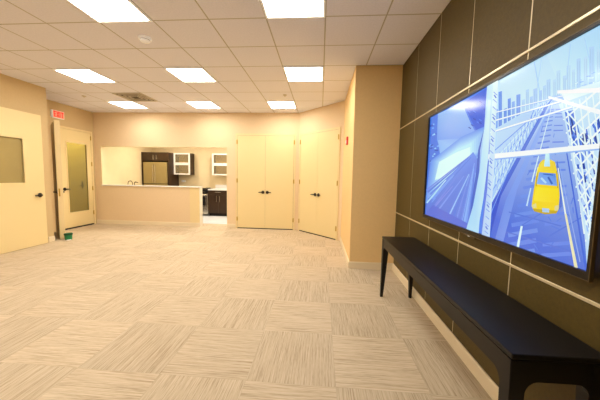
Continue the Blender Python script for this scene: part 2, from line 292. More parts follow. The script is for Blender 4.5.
([0.6015,0.5371,0.8566,0.762,0.8554,0.7651,0.5975,0.5422],[113,156,244]),
([0.606,0.4719,0.8469,0.76,0.8458,0.762,0.602,0.4769],[216,246,255]),
([0.6105,0.4076,0.8373,0.758,0.8356,0.76,0.6066,0.4106],[113,156,244]),
([0.6156,0.3424,0.8271,0.755,0.8254,0.757,0.6105,0.3454],[216,246,255]),
([0.6202,0.2781,0.8169,0.753,0.8152,0.755,0.6151,0.2801],[113,156,244]),
([0.6247,0.2139,0.8061,0.75,0.8044,0.752,0.6196,0.2149],[216,246,255]),
([0.6293,0.1496,0.7954,0.747,0.7931,0.749,0.6241,0.1506],[113,156,244]),
([0.6298,0.3062,0.6417,0.5211,0.6395,0.5211,0.6253,0.3062],[221,250,255]),
([0.657,0.3082,0.6151,0.499,0.6128,0.499,0.6542,0.3072],[124,168,248]),
([0.6474,0.3434,0.6582,0.5422,0.6559,0.5422,0.6429,0.3434],[221,250,255]),
([0.6723,0.3444,0.6338,0.5231,0.6315,0.5231,0.6689,0.3444],[124,168,248]),
([0.6638,0.3785,0.6735,0.5622,0.6718,0.5622,0.6599,0.3795],[221,250,255]),
([0.6865,0.3795,0.6514,0.5452,0.6491,0.5452,0.6837,0.3785],[124,168,248]),
([0.6803,0.4127,0.6888,0.5813,0.6865,0.5823,0.6757,0.4137],[221,250,255]),
([0.7007,0.4127,0.6684,0.5673,0.6667,0.5673,0.6978,0.4127],[124,168,248]),
([0.6956,0.4458,0.7035,0.6004,0.7012,0.6014,0.6916,0.4468],[221,250,255]),
([0.7143,0.4458,0.6848,0.5884,0.6831,0.5884,0.7115,0.4448],[124,168,248]),
([0.7109,0.4779,0.7171,0.6185,0.7154,0.6195,0.7069,0.4789],[221,250,255]),
([0.7273,0.4769,0.7007,0.6084,0.699,0.6084,0.7245,0.4769],[124,168,248]),
([0.7251,0.509,0.7307,0.6365,0.729,0.6376,0.7211,0.51],[221,250,255]),
([0.7404,0.508,0.716,0.6275,0.7143,0.6275,0.7375,0.507],[124,168,248]),
([0.7392,0.5392,0.7443,0.6536,0.7426,0.6546,0.7353,0.5402],[221,250,255]),
([0.7523,0.5371,0.7307,0.6466,0.729,0.6466,0.75,0.5371],[124,168,248]),
([0.7523,0.5673,0.7568,0.6707,0.7551,0.6707,0.7489,0.5693],[221,250,255]),
([0.7642,0.5653,0.7455,0.6647,0.7438,0.6647,0.7619,0.5653],[124,168,248]),
([0.7653,0.5954,0.7693,0.6867,0.7676,0.6867,0.7619,0.5964],[221,250,255]),
([0.7761,0.5934,0.7591,0.6817,0.7574,0.6817,0.7732,0.5934],[124,168,248]),
([0.7783,0.6225,0.7812,0.7018,0.7795,0.7028,0.7749,0.6235],[221,250,255]),
([0.7868,0.6205,0.7721,0.6988,0.7704,0.6988,0.7846,0.6205],[124,168,248]),
([0.7902,0.6486,0.7931,0.7169,0.7914,0.7179,0.7874,0.6496],[221,250,255]),
([0.7982,0.6466,0.7851,0.7149,0.7834,0.7149,0.7959,0.6466],[124,168,248]),
([0.8022,0.6737,0.8044,0.7319,0.8027,0.7329,0.7988,0.6757],[221,250,255]),
([0.8084,0.6717,0.7976,0.7309,0.7959,0.7309,0.8061,0.6717],[124,168,248]),
([0.8135,0.6978,0.8152,0.746,0.8135,0.747,0.8107,0.6998],[221,250,255]),
([0.8186,0.6968,0.8095,0.746,0.8084,0.746,0.8169,0.6968],[124,168,248]),
([0.8248,0.7219,0.826,0.76,0.8243,0.761,0.822,0.7239],[221,250,255]),
([0.8288,0.7199,0.8214,0.761,0.8197,0.761,0.8265,0.7209],[124,168,248]),
([0.8356,0.744,0.8362,0.7731,0.835,0.7741,0.8328,0.746],[221,250,255]),
([0.8384,0.744,0.8328,0.7751,0.8311,0.7761,0.8362,0.744],[124,168,248]),
([0.877,0.7299,0.9943,0.7369,1,0,1,0,0.9632,0.3323,0.9116,0.5994],[199,232,255,210,242,255,199,232,255,156,190,250,178,210,255,199,232,255]),
([0.8946,0.6857,0.9229,0.6827,0.9524,0.5452,0.9666,0.4388,0.9473,0.4618,0.9161,0.5763],[91,135,232]),
([0.9552,0.4046,0.9569,0.4086,0.9666,0.3614,0.9637,0.3564],[59,106,215]),
([0.9461,0.4357,0.949,0.4398,0.9575,0.4036,0.9541,0.3986],[79,127,232]),
([0.9819,0.3675,0.9841,0.3715,0.9926,0.3243,0.9898,0.3193],[37,79,180]),
([0.9546,0.5793,0.9592,0.5823,0.9683,0.5321,0.9632,0.5291],[27,65,150]),
([0.9824,0.4508,0.9858,0.4548,0.9949,0.4016,0.9909,0.3976],[37,79,180]),
([1,0.1376,0.9983,0.1456,1,0.1481],[37,79,180]),
([1,0.175,0.9955,0.2008,1,0.2058,1,0.2058],[98,143,240]),
([1,0.0917,0.9966,0.1074,0.9989,0.1124,1,0.1074],[98,143,240]),
([0.983,0.6275,0.987,0.6295,0.9955,0.5853,0.9904,0.5833],[59,106,215]),
([0.9819,0.3735,0.9853,0.3775,0.9938,0.3333,0.9898,0.3283],[37,79,180]),
([0.9501,0.5341,0.9541,0.5382,0.962,0.509,0.9575,0.506],[98,143,240]),
([0.9756,0.492,0.9796,0.496,0.987,0.4679,0.9824,0.4639],[59,106,215]),
([0.9785,0.6235,0.9807,0.6265,0.9898,0.5763,0.987,0.5733],[79,127,232]),
([0.9155,0.6526,0.9189,0.6566,0.9291,0.6024,0.9252,0.5994],[27,65,150]),
([0.9881,0.1416,0.9904,0.1466,0.9989,0.1054,0.9955,0.1004],[37,79,180]),
([0.9745,0.3454,0.9785,0.3494,0.987,0.3082,0.9824,0.3032],[79,127,232]),
([0.9711,0.6114,0.9756,0.6135,0.983,0.5894,0.9779,0.5873],[79,127,232]),
([0.9824,0.6064,0.987,0.6084,0.9955,0.5643,0.9904,0.5612],[59,106,215]),
([1,0.0683,1,0.0683,1,0.0683],[27,65,150]),
([1,0.3752,0.9994,0.3775,1,0.3781],[79,127,232]),
([0.9807,0.3996,0.9836,0.4036,0.9926,0.3514,0.9892,0.3474],[37,79,180]),
([0.9813,0.5522,0.9864,0.5552,0.9955,0.5,0.9898,0.497],[27,65,150]),
([0.9779,0.2279,0.983,0.2329,0.9904,0.2078,0.9853,0.2018],[98,143,240]),
([1,0.2956,0.9938,0.3313,0.9955,0.3363,1,0.3117],[79,127,232]),
([0.979,0.3996,0.9807,0.4036,0.9887,0.3725,0.9858,0.3685],[79,127,232]),
([0.9739,0.2691,0.979,0.2741,0.9875,0.2359,0.9819,0.2309],[79,127,232]),
([0.9807,0.5482,0.9824,0.5512,0.9904,0.5171,0.9875,0.5141],[59,106,215]),
([0.9654,0.5361,0.9683,0.5402,0.9779,0.4829,0.9739,0.4789],[98,143,240]),
([0.9507,0.5512,0.9558,0.5542,0.9643,0.512,0.9586,0.509],[27,65,150]),
([1,0.1904,0.9955,0.2098,1,0.2149,1,0.2149],[37,79,180]),
([1,0.2564,0.996,0.2711,0.9994,0.2751,1,0.2732],[59,106,215]),
([1,0.2065,0.9949,0.2229,0.9972,0.2279,1,0.2202],[59,106,215]),
([0.9558,0.3996,0.9603,0.4036,0.9694,0.3655,0.9643,0.3604],[79,127,232]),
([0.966,0.4066,0.97,0.4106,0.9779,0.3825,0.9728,0.3785],[98,143,240]),
([0.9847,0.6145,0.9892,0.6175,0.9966,0.5884,0.9915,0.5863],[37,79,180]),
([0.9773,0.3143,0.9824,0.3183,0.9915,0.2711,0.9853,0.2661],[37,79,180]),
([0.9201,0.5894,0.9235,0.5924,0.9337,0.5402,0.9291,0.5361],[79,127,232]),
([0.962,0.498,0.9643,0.502,0.9722,0.4649,0.97,0.4608],[59,106,215]),
([0.9512,0.5733,0.9535,0.5763,0.962,0.5442,0.9586,0.5402],[27,65,150]),
([0.979,0.3153,0.9836,0.3193,0.9921,0.2791,0.987,0.2741],[59,106,215]),
([0.8985,0.6466,0.9909,0.744,0.9875,0.752,0.8951,0.6526],[245,255,255]),
([0.8923,0.7028,1,0.4917,1,0.5012,0.8951,0.7058],[234,255,255]),
([0.9099,0.5823,0.9943,0.6898,0.9909,0.6978,0.9065,0.5884],[245,255,255]),
([0.9036,0.6386,1,0.4455,1,0.454,0.9059,0.6416],[234,255,255]),
([0.9206,0.5201,0.9977,0.6365,0.9943,0.6436,0.9172,0.5251],[245,255,255]),
([0.9144,0.5753,1,0.3986,1,0.4092,0.9172,0.5783],[234,255,255]),
([0.9314,0.4588,1,0.5813,1,0.5853,0.9972,0.5904,0.928,0.4639],[245,255,255]),
([0.9252,0.5131,1,0.3542,1,0.3638,0.9274,0.5161],[234,255,255]),
([0.9416,0.3986,1,0.5218,1,0.5349,0.9382,0.4036],[245,255,255]),
([0.9354,0.4528,1,0.3087,1,0.3203,0.9382,0.4548],[234,255,255]),
([0.9518,0.3404,1,0.4597,1,0.473,0.9484,0.3444],[245,255,255]),
([0.9456,0.3936,1,0.2663,1,0.2763,0.9484,0.3956],[234,255,255]),
([0.962,0.2841,1,0.3936,1,0.4096,0.9586,0.2871],[245,255,255]),
([0.9558,0.3353,1,0.2248,1,0.2361,0.9586,0.3384],[234,255,255]),
([0.9717,0.2279,1,0.3243,1,0.3411,0.9683,0.2309],[245,255,255]),
([0.9654,0.2781,1,0.1848,1,0.1973,0.9683,0.2811],[234,255,255]),
([0.9813,0.1727,1,0.2483,1,0.2671,0.9779,0.1757],[245,255,255]),
([0.9751,0.2229,1,0.1493,1,0.1621,0.9779,0.2259],[234,255,255]),
([0.9904,0.1195,1,0.1668,1,0.1872,0.987,0.1215],[245,255,255]),
([0.9841,0.1687,1,0.1164,1,0.1298,0.987,0.1717],[234,255,255]),
([0.9994,0.0673,1,0.0707,1,0.09,0.9966,0.0683],[245,255,255]),
([0.9938,0.1155,1,0.092,1,0.106,0.9966,0.1185],[234,255,255]),
([0.9728,0.5432,0.9779,0.5442,0.9824,0.5181,0.9762,0.5181],[27,67,170]),
([0.996,0.3394,1,0.3415,1,0.3145,0.9994,0.3143],[70,116,224]),
([0.9813,0.259,0.9853,0.262,0.9898,0.2329,0.9853,0.2289],[70,116,224]),
([0.9898,0.2691,0.9926,0.2721,0.9966,0.253,0.9932,0.25],[206,238,255]),
([0.9609,0.5733,0.9649,0.5743,0.9694,0.5462,0.9643,0.5452],[27,67,170]),
([1,0.1114,1,0.1114,1,0.1114],[70,116,224]),
([0.9796,0.5914,0.9836,0.5924,0.9881,0.5683,0.983,0.5673],[70,116,224]),
([0.9439,0.5542,0.9467,0.5562,0.9512,0.5321,0.9473,0.5311],[70,116,224]),
([0.9802,0.5291,0.9836,0.5301,0.9875,0.511,0.983,0.51],[70,116,224]),
([0.9393,0.5181,0.9422,0.5201,0.9473,0.493,0.9427,0.492],[70,116,224]),
([0.9603,0.5884,0.9632,0.5894,0.9677,0.5633,0.9637,0.5633],[70,116,224]),
([0.9864,0.1867,0.9892,0.1898,0.9938,0.1657,0.9898,0.1627],[156,197,254]),
([1,0.2118,0.9966,0.2359,0.9994,0.239,1,0.2354],[70,116,224]),
([1,0.3851,0.9994,0.3886,1,0.3888],[70,116,224]),
([1,0.3471,0.9989,0.3564,1,0.3571],[50,96,206]),
([0.9269,0.5663,0.932,0.5673,0.9365,0.5472,0.9303,0.5462],[50,96,206]),
([0.9853,0.2751,0.9881,0.2781,0.9926,0.254,0.9887,0.251],[70,116,224]),
([0.9898,0.1978,0.9921,0.2008,0.996,0.1837,0.9926,0.1797],[70,116,224]),
([0.932,0.5884,0.9388,0.5884,0.9433,0.5693,0.9354,0.5693],[27,67,170]),
([0.949,0.5311,0.9518,0.5331,0.9569,0.499,0.9529,0.497],[70,116,224]),
([0.9609,0.4448,0.966,0.4468,0.9705,0.4217,0.9643,0.4207],[27,67,170]),
([0.9172,0.6145,0.9229,0.6155,0.9286,0.5763,0.9223,0.5753],[27,67,170]),
([0.9836,0.3444,0.9892,0.3474,0.9932,0.3233,0.987,0.3203],[156,197,254]),
([0.9467,0.4418,0.9518,0.4438,0.9558,0.4237,0.9501,0.4227],[50,96,206]),
([0.9677,0.3966,0.9711,0.3986,0.9762,0.3665,0.9717,0.3635],[27,67,170]),
([0.9393,0.5783,0.9444,0.5793,0.9495,0.5532,0.9427,0.5532],[206,238,255]),
([1,0.1894,0.9994,0.1928,1,0.1935],[27,67,170]),
([0.8997,0.7199,0.9824,0.1496,0.9864,0.1516,0.9031,0.7189],[237,255,255]),
([0.9172,0.7219,0.9977,0.1546,1,0.1563,1,0.1695,0.9212,0.7209],[237,255,255]),
([0.9348,0.7239,1,0.2511,1,0.2772,0.9382,0.7229],[237,255,255]),
([0.9507,0.7269,1,0.3598,1,0.3859,0.9541,0.7259],[237,255,255]),
([0.9666,0.7289,1,0.4736,1,0.4955,0.9694,0.7279],[237,255,255]),
([0.9813,0.7309,1,0.5841,1,0.607,0.9841,0.7299],[237,255,255]),
([0.8866,0.7299,1,0.0729,1,0.1068,0.8912,0.7289],[206,236,255]),
([0.9127,0.51,0.9956,0,1,0,1,0.0058,0.9161,0.51],[70,110,224]),
([0.5862,0.746,0.9008,0.7339,0.8991,0.741,0.5828,0.756],[249,255,255]),
([0.585,0.744,0.9008,0.7329,0.9002,0.7349,0.5845,0.747],[145,187,252]),
([0.5856,0.6737,0.9206,0.6928,0.9184,0.7018,0.5816,0.6857],[249,255,255]),
([0.5845,0.6717,0.9201,0.6918,0.9195,0.6948,0.5833,0.6747],[145,187,252]),
([0.5913,0.504,1,0.4991,1,0.5212,0.5856,0.5402],[249,255,255]),
([0.5907,0.498,1,0.495,1,0.5011,0.589,0.507],[145,187,252]),
([0.5754,0.8022,0.8878,0.759,0.8866,0.7641,0.5737,0.8102],[249,255,255]),
([0.5748,0.8012,0.8872,0.758,0.8872,0.76,0.5748,0.8032],[145,187,252]),
([0.8413,0.7751,0.9949,0.6315,0.9966,0.6496,0.8424,0.7851],[251,255,255]),
([0.8707,0.7811,0.9909,0.7219,0.9892,0.742,0.8696,0.7962],[255,255,255]),
([0.5476,1,0.5896,1,0.5896,0.762,0.5901,0.502,0.5635,0.246,0.5646,0,0.5068,0,0.5057,0.1797,0.5323,0.3966,0.5334,0.5773,0.5493,0.7229],[199,238,255,216,248,255,199,234,255,184,224,255,189,230,255,180,222,255,178,231,255,156,215,255,124,174,250,172,213,255,183,226,255]),
([0.5493,0.7229,0.5334,0.5773,0.5374,0.4247,0.5119,0.1878,0.5077,0,0.4919,0,0.4966,0.1998,0.5164,0.4257,0.5193,0.5803],[57,102,210]),
([0.5845,1,0.6128,1,0.619,0.751,0.6298,0.4337,0.6344,0,0.5845,0,0.5981,0.3032,0.593,0.6315],[226,255,255,234,255,255,210,240,255,195,226,255,199,226,255,184,215,255,189,222,255,216,244,255]),
([0.5618,0.9026,0.5777,0.8956,0.5839,0.6335,0.5873,0.4498,0.5777,0.2339,0.5561,0,0.4734,0,0.5176,0.2108,0.5397,0.4388,0.5482,0.6426],[216,250,255,225,255,255,210,248,255,199,240,255,189,232,255,184,230,255,174,226,255,167,219,255,178,226,255,197,238,255]),
([0.5907,0.9378,0.6128,0.9056,0.6156,0.9076,0.5935,0.9398],[124,166,246]),
([0.593,0.9167,0.6066,0.8916,0.6122,0.8926,0.5998,0.9177],[97,133,232]),
([0.5913,0.8916,0.6134,0.8604,0.6162,0.8624,0.5941,0.8936],[124,166,246]),
([0.5913,0.8444,0.6134,0.8153,0.6162,0.8173,0.5947,0.8474],[124,166,246]),
([0.5918,0.7982,0.6139,0.7691,0.6168,0.7721,0.5952,0.8002],[124,166,246]),
([0.5947,0.7771,0.6083,0.753,0.6139,0.756,0.6009,0.7801],[97,133,232]),
([0.5924,0.751,0.6145,0.7229,0.6173,0.7259,0.5952,0.754],[124,166,246]),
([0.593,0.7038,0.6151,0.6767,0.6179,0.6797,0.5958,0.7068],[124,166,246]),
([0.5935,0.6566,0.6156,0.6305,0.6185,0.6335,0.5964,0.6596],[124,166,246]),
([0.5958,0.6365,0.61,0.6145,0.6151,0.6175,0.6026,0.6396],[97,133,232]),
([0.5941,0.6094,0.6162,0.5843,0.619,0.5873,0.5969,0.6124],[124,166,246]),
([0.5947,0.5622,0.6168,0.5382,0.6196,0.5412,0.5975,0.5653],[124,166,246]),
([0.5947,0.5141,0.6173,0.491,0.6202,0.495,0.5981,0.5181],[124,166,246]),
([0.5975,0.494,0.6111,0.4739,0.6168,0.4769,0.6043,0.498],[97,133,232]),
([0.5952,0.4669,0.6179,0.4438,0.6207,0.4478,0.5986,0.4699],[124,166,246]),
([0.5958,0.4187,0.6185,0.3976,0.6213,0.4006,0.5992,0.4227],[124,166,246]),
([0.5964,0.3705,0.619,0.3504,0.6219,0.3544,0.5992,0.3745],[124,166,246]),
([0.5992,0.3504,0.6128,0.3313,0.6185,0.3363,0.6054,0.3554],[97,133,232]),
([0.5969,0.3223,0.6196,0.3022,0.6224,0.3072,0.5998,0.3263],[124,166,246]),
([0.5975,0.2741,0.6202,0.255,0.623,0.259,0.6003,0.2781],[124,166,246]),
([0.5981,0.2249,0.6207,0.2078,0.6236,0.2118,0.6009,0.2289],[124,166,246]),
([0.6003,0.2048,0.6145,0.1878,0.6202,0.1928,0.6071,0.2108],[97,133,232]),
([0.5986,0.1757,0.6207,0.1596,0.6241,0.1647,0.6015,0.1807],[124,166,246]),
([0.5992,0.1275,0.6213,0.1114,0.6247,0.1165,0.602,0.1315],[124,166,246]),
([0.5998,0.0783,0.6219,0.0633,0.6253,0.0683,0.6026,0.0823],[124,166,246]),
([0.602,0.0582,0.6162,0.0422,0.6219,0.0492,0.6088,0.0653],[97,133,232]),
([0.5998,0.0281,0.6224,0.0151,0.6253,0.0201,0.6032,0.0331],[124,166,246]),
([0.8333,0.2088,0.9036,0.2159,0.9189,0.256,0.9082,0.3835,0.8906,0.4679,0.8872,0.2791],[85,121,216]),
([0.8356,0.4639,0.8447,0.4749,0.8713,0.4709,0.8844,0.4588,0.898,0.3976,0.9087,0.3052,0.9099,0.24,0.9036,0.2179,0.8685,0.2068,0.8294,0.2139,0.818,0.2369,0.8197,0.3002,0.8237,0.3835,0.8305,0.4498],[250,221,40]),
([0.8367,0.4588,0.8447,0.4699,0.8719,0.4659,0.8832,0.4548,0.89,0.4116,0.8299,0.4167],[242,222,70,252,232,80,252,230,70,242,212,60,246,220,50,252,228,60]),
([0.8345,0.4127,0.89,0.4046,0.8985,0.3464,0.8294,0.3524],[113,164,245,91,141,232,124,174,248,145,191,252]),
([0.8413,0.3795,0.86,0.3554,0.8645,0.3624,0.8458,0.3876],[183,226,255]),
([0.8645,0.3855,0.8798,0.3524,0.8849,0.3574,0.8696,0.3906],[59,106,200]),
([0.8492,0.4016,0.8827,0.3956,0.8827,0.3996,0.8492,0.4056],[48,92,180]),
([0.8271,0.4247,0.8265,0.3424,0.8299,0.3424,0.8305,0.4237],[196,166,30]),
([0.8906,0.4167,0.8991,0.3373,0.9025,0.3373,0.8934,0.4167],[211,181,30]),
([0.8288,0.3373,0.9008,0.3323,0.9082,0.2681,0.8243,0.2651],[255,238,52,255,230,40,252,222,36,255,236,60]),
([0.8197,0.243,0.8339,0.256,0.8373,0.2309,0.8231,0.2279],[232,226,150]),
([0.8968,0.252,0.9087,0.259,0.9087,0.2349,0.898,0.2289],[231,221,150]),
([0.8231,0.2249,0.9082,0.2309,0.9036,0.2179,0.869,0.2058,0.8294,0.2118],[206,176,40]),
([0.8566,0.2349,0.8804,0.2359,0.8815,0.2169,0.8588,0.2149],[178,210,245]),
([0.8509,0.504,0.8639,0.502,0.8702,0.4388,0.8503,0.4408],[216,255,255,205,251,255,178,231,255,189,241,255]),
([0.8271,0.4398,0.8231,0.3946,0.8265,0.3936,0.8316,0.4388],[255,251,140]),
([0.8946,0.4297,0.9314,0.2038,0.9359,0.2058,0.8974,0.4307],[245,255,242]),
([0.9286,0.2209,0.9689,0,0.9759,0,0.9779,0.002,0.9337,0.2239],[240,236,190]),
([0.9014,0.4297,0.9807,0.0281,0.983,0.0301,0.9031,0.4297],[156,184,248])]
import bpy, bmesh, math, random
from mathutils import Vector, Matrix
PI = math.pi
S = bpy.context.scene
COL = S.collection
random.seed(7)

# ------------------------------------------------------------------ materials
def lin(c):
    return tuple((v/12.92 if v <= .04045 else ((v+.055)/1.055)**2.4) for v in [k/255 for k in c]) + (1,)

def mat(name, rgb, rough=.6, metal=0., noise=0., nscale=20., bump=0., bscale=200., spec=.5, emit=0., emit_rgb=None):
    m = bpy.data.materials.new(name); m.use_nodes = True
    nt = m.node_tree; b = nt.nodes['Principled BSDF']
    c = lin(rgb)
    b.inputs['Base Color'].default_value = c
    b.inputs['Roughness'].default_value = rough
    b.inputs['Metallic'].default_value = metal
    b.inputs['Specular IOR Level'].default_value = spec
    if emit:
        b.inputs['Emission Color'].default_value = lin(emit_rgb or rgb); b.inputs['Emission Strength'].default_value = emit
    if noise or bump:
        tc = nt.nodes.new('ShaderNodeTexCoord')
    if noise:
        n = nt.nodes.new('ShaderNodeTexNoise'); n.inputs['Scale'].default_value = nscale; n.inputs['Detail'].default_value = 5
        nt.links.new(tc.outputs['Object'], n.inputs['Vector'])
        r = nt.nodes.new('ShaderNodeValToRGB')
        r.color_ramp.elements[0].position = .3; r.color_ramp.elements[1].position = .7
        r.color_ramp.elements[0].color = tuple(v*(1-noise) for v in c[:3]) + (1,)
        r.color_ramp.elements[1].color = tuple(min(1, v*(1+noise)) for v in c[:3]) + (1,)
        nt.links.new(n.outputs['Fac'], r.inputs['Fac']); nt.links.new(r.outputs['Color'], b.inputs['Base Color'])
    if bump:
        n2 = nt.nodes.new('ShaderNodeTexNoise'); n2.inputs['Scale'].default_value = bscale
        nt.links.new(tc.outputs['Object'], n2.inputs['Vector'])
        bp = nt.nodes.new('ShaderNodeBump'); bp.inputs['Strength'].default_value = bump; bp.inputs['Distance'].default_value = .004
        nt.links.new(n2.outputs['Fac'], bp.inputs['Height']); nt.links.new(bp.outputs['Normal'], b.inputs['Normal'])
    return m

def math_node(nt, op, a, b=None):
    n = nt.nodes.new('ShaderNodeMath'); n.operation = op
    for i, v in enumerate((a, b)):
        if v is None: continue
        if isinstance(v, (int, float)): n.inputs[i].default_value = v
        else: nt.links.new(v, n.inputs[i])
    return n.outputs[0]

TILE = .61
CX0, CY0 = .0101, 2.9127        # a corner of the ceiling grid
FX0, FY0 = .137, 2.32           # a corner of the carpet grid

def ceiling_material():
    m = mat('ceiling_tile', (226, 220, 214), .9, spec=.2); nt = m.node_tree; b = nt.nodes['Principled BSDF']
    tc = nt.nodes.new('ShaderNodeTexCoord'); sp = nt.nodes.new('ShaderNodeSeparateXYZ'); nt.links.new(tc.outputs['Object'], sp.inputs[0])
    d = []
    for o, c0 in ((sp.outputs[0], CX0), (sp.outputs[1], CY0)):
        t = math_node(nt, 'FRACT', math_node(nt, 'MULTIPLY', math_node(nt, 'SUBTRACT', o, c0 - TILE*40), 1/TILE))
        e = math_node(nt, 'MINIMUM', t, math_node(nt, 'SUBTRACT', 1., t))
        d.append(math_node(nt, 'MULTIPLY', e, TILE))
    dm = math_node(nt, 'MINIMUM', d[0], d[1])
    # grid bar, with a dark reveal on both sides
    bar = math_node(nt, 'LESS_THAN', dm, .010)
    core = math_node(nt, 'LESS_THAN', dm, .0035)
    n = nt.nodes.new('ShaderNodeTexNoise'); n.inputs['Scale'].default_value = 60; n.inputs['Detail'].default_value = 8
    nt.links.new(tc.outputs['Object'], n.inputs['Vector'])
    r = nt.nodes.new('ShaderNodeValToRGB'); r.color_ramp.elements[0].position = .35; r.color_ramp.elements[1].position = .65
    r.color_ramp.elements[0].color = lin((232, 231, 243)); r.color_ramp.elements[1].color = lin((239, 237, 249))
    nt.links.new(n.outputs['Fac'], r.inputs['Fac'])
    m1 = nt.nodes.new('ShaderNodeMixRGB'); nt.links.new(bar, m1.inputs[0]); nt.links.new(r.outputs[0], m1.inputs[1]); m1.inputs[2].default_value = lin((218, 214, 210))
    m2 = nt.nodes.new('ShaderNodeMixRGB'); nt.links.new(core, m2.inputs[0]); nt.links.new(m1.outputs[0], m2.inputs[1]); m2.inputs[2].default_value = lin((162, 155, 148))
    nt.links.new(m2.outputs[0], b.inputs['Base Color'])
    bp = nt.nodes.new('ShaderNodeBump'); bp.inputs['Strength'].default_value = .25; bp.inputs['Distance'].default_value = .003
    nt.links.new(n.outputs['Fac'], bp.inputs['Height']); nt.links.new(bp.outputs['Normal'], b.inputs['Normal'])
    return m

def carpet_material():
    m = mat('carpet_tile', (190, 170, 140), .95, spec=.1); nt = m.node_tree; b = nt.nodes['Principled BSDF']
    tc = nt.nodes.new('ShaderNodeTexCoord'); sp = nt.nodes.new('ShaderNodeSeparateXYZ'); nt.links.new(tc.outputs['Object'], sp.inputs[0])
    gx = math_node(nt, 'MULTIPLY', math_node(nt, 'SUBTRACT', sp.outputs[0], FX0 - TILE*40), 1/TILE)
    gy = math_node(nt, 'MULTIPLY', math_node(nt, 'SUBTRACT', sp.outputs[1], FY0 - TILE*40), 1/TILE)
    ix, iy = math_node(nt, 'FLOOR', gx), math_node(nt, 'FLOOR', gy)
    par = math_node(nt, 'FLOORED_MODULO', math_node(nt, 'ADD', math_node(nt, 'ADD', ix, iy), 1.), 2.)
    fx, fy = math_node(nt, 'FRACT', gx), math_node(nt, 'FRACT', gy)
    def mixv(a, b_):   # parity ? a : b
        return math_node(nt, 'ADD', math_node(nt, 'MULTIPLY', par, a), math_node(nt, 'MULTIPLY', math_node(nt, 'SUBTRACT', 1., par), b_))
    across = mixv(sp.outputs[0], sp.outputs[1]); along = mixv(sp.outputs[1], sp.outputs[0])
    # per-tile offset so neighbouring tiles do not continue each other
    off = math_node(nt, 'ADD', math_node(nt, 'MULTIPLY', ix, 13.7), math_node(nt, 'MULTIPLY', iy, 7.3))
    def stripes(fa, fl, detail):
        cb = nt.nodes.new('ShaderNodeCombineXYZ')
        nt.links.new(math_node(nt, 'MULTIPLY', across, fa), cb.inputs[0]); nt.links.new(math_node(nt, 'MULTIPLY', along, fl), cb.inputs[1]); nt.links.new(off, cb.inputs[2])
        n = nt.nodes.new('ShaderNodeTexNoise'); n.inputs['Scale'].default_value = 1; n.inputs['Detail'].default_value = detail
        nt.links.new(cb.outputs[0], n.inputs['Vector']); return n.outputs['Fac']
    s1 = stripes(135, 3.2, 2.); s2 = stripes(330, 16, 1.)
    s = math_node(nt, 'ADD', math_node(nt, 'MULTIPLY', s1, .68), math_node(nt, 'MULTIPLY', s2, .32))
    r = nt.nodes.new('ShaderNodeValToRGB'); cr = r.color_ramp
    cr.elements[0].position = .33; cr.elements[0].color = lin((172, 150, 122))
    cr.elements[1].position = .72; cr.elements[1].color = lin((222, 205, 178))
    e = cr.elements.new(.46); e.color = lin((201, 182, 153)); e = cr.elements.new(.58); e.color = lin((213, 195, 167))
    nt.links.new(s, r.inputs['Fac'])
    # shade of each tile, and pile that leans differently along / across
    wn = nt.nodes.new('ShaderNodeTexWhiteNoise'); wn.noise_dimensions = '1D'; nt.links.new(off, wn.inputs['W'])
    k = math_node(nt, 'ADD', math_node(nt, 'ADD', .95, math_node(nt, 'MULTIPLY', wn.outputs['Value'], .06)), math_node(nt, 'MULTIPLY', par, -.05))
    ex = math_node(nt, 'MINIMUM', fx, math_node(nt, 'SUBTRACT', 1., fx)); ey = math_node(nt, 'MINIMUM', fy, math_node(nt, 'SUBTRACT', 1., fy))
    seam = math_node(nt, 'LESS_THAN', math_node(nt, 'MINIMUM', ex, ey), .005)
    k = math_node(nt, 'SUBTRACT', k, math_node(nt, 'MULTIPLY', seam, .05))
    v = nt.nodes.new('ShaderNodeVectorMath'); v.operation = 'SCALE'; nt.links.new(r.outputs['Color'], v.inputs[0]); nt.links.new(k, v.inputs['Scale'])
    nt.links.new(v.outputs[0], b.inputs['Base Color'])
    bp = nt.nodes.new('ShaderNodeBump'); bp.inputs['Strength'].default_value = .35; bp.inputs['Distance'].default_value = .006
    nt.links.new(s, bp.inputs['Height']); nt.links.new(bp.outputs['Normal'], b.inputs['Normal'])
    return m

def screen_material():
    m = bpy.data.materials.new('lit_screen'); m.use_nodes = True; nt = m.node_tree; b = nt.nodes['Principled BSDF']
    a = nt.nodes.new('ShaderNodeVertexColor'); a.layer_name = 'picture'
    b.inputs['Base Color'].default_value = (.004, .004, .005, 1); b.inputs['Roughness'].default_value = .13; b.inputs['Specular IOR Level'].default_value = .28
    nt.links.new(a.outputs['Color'], b.inputs['Emission Color']); b.inputs['Emission Strength'].default_value = .92
    return m

def wood_material(name, dark, light, scale=3., rough=.32, axis=1):
    m = mat(name, dark, rough); nt = m.node_tree; b = nt.nodes['Principled BSDF']
    tc = nt.nodes.new('ShaderNodeTexCoord'); mp = nt.nodes.new('ShaderNodeMapping')
    sc = [40, 40, 40]; sc[axis] = 2; mp.inputs['Scale'].default_value = sc
    nt.links.new(tc.outputs['Object'], mp.inputs[0])
    n = nt.nodes.new('ShaderNodeTexNoise'); n.inputs['Scale'].default_value = scale; n.inputs['Detail'].default_value = 6
    nt.links.new(mp.outputs[0], n.inputs['Vector'])
    r = nt.nodes.new('ShaderNodeValToRGB'); r.color_ramp.elements[0].position = .35; r.color_ramp.elements[1].position = .7
    r.color_ramp.elements[0].color = lin(dark); r.color_ramp.elements[1].color = lin(light)
    nt.links.new(n.outputs['Fac'], r.inputs['Fac']); nt.links.new(r.outputs[0], b.inputs['Base Color'])
    return m

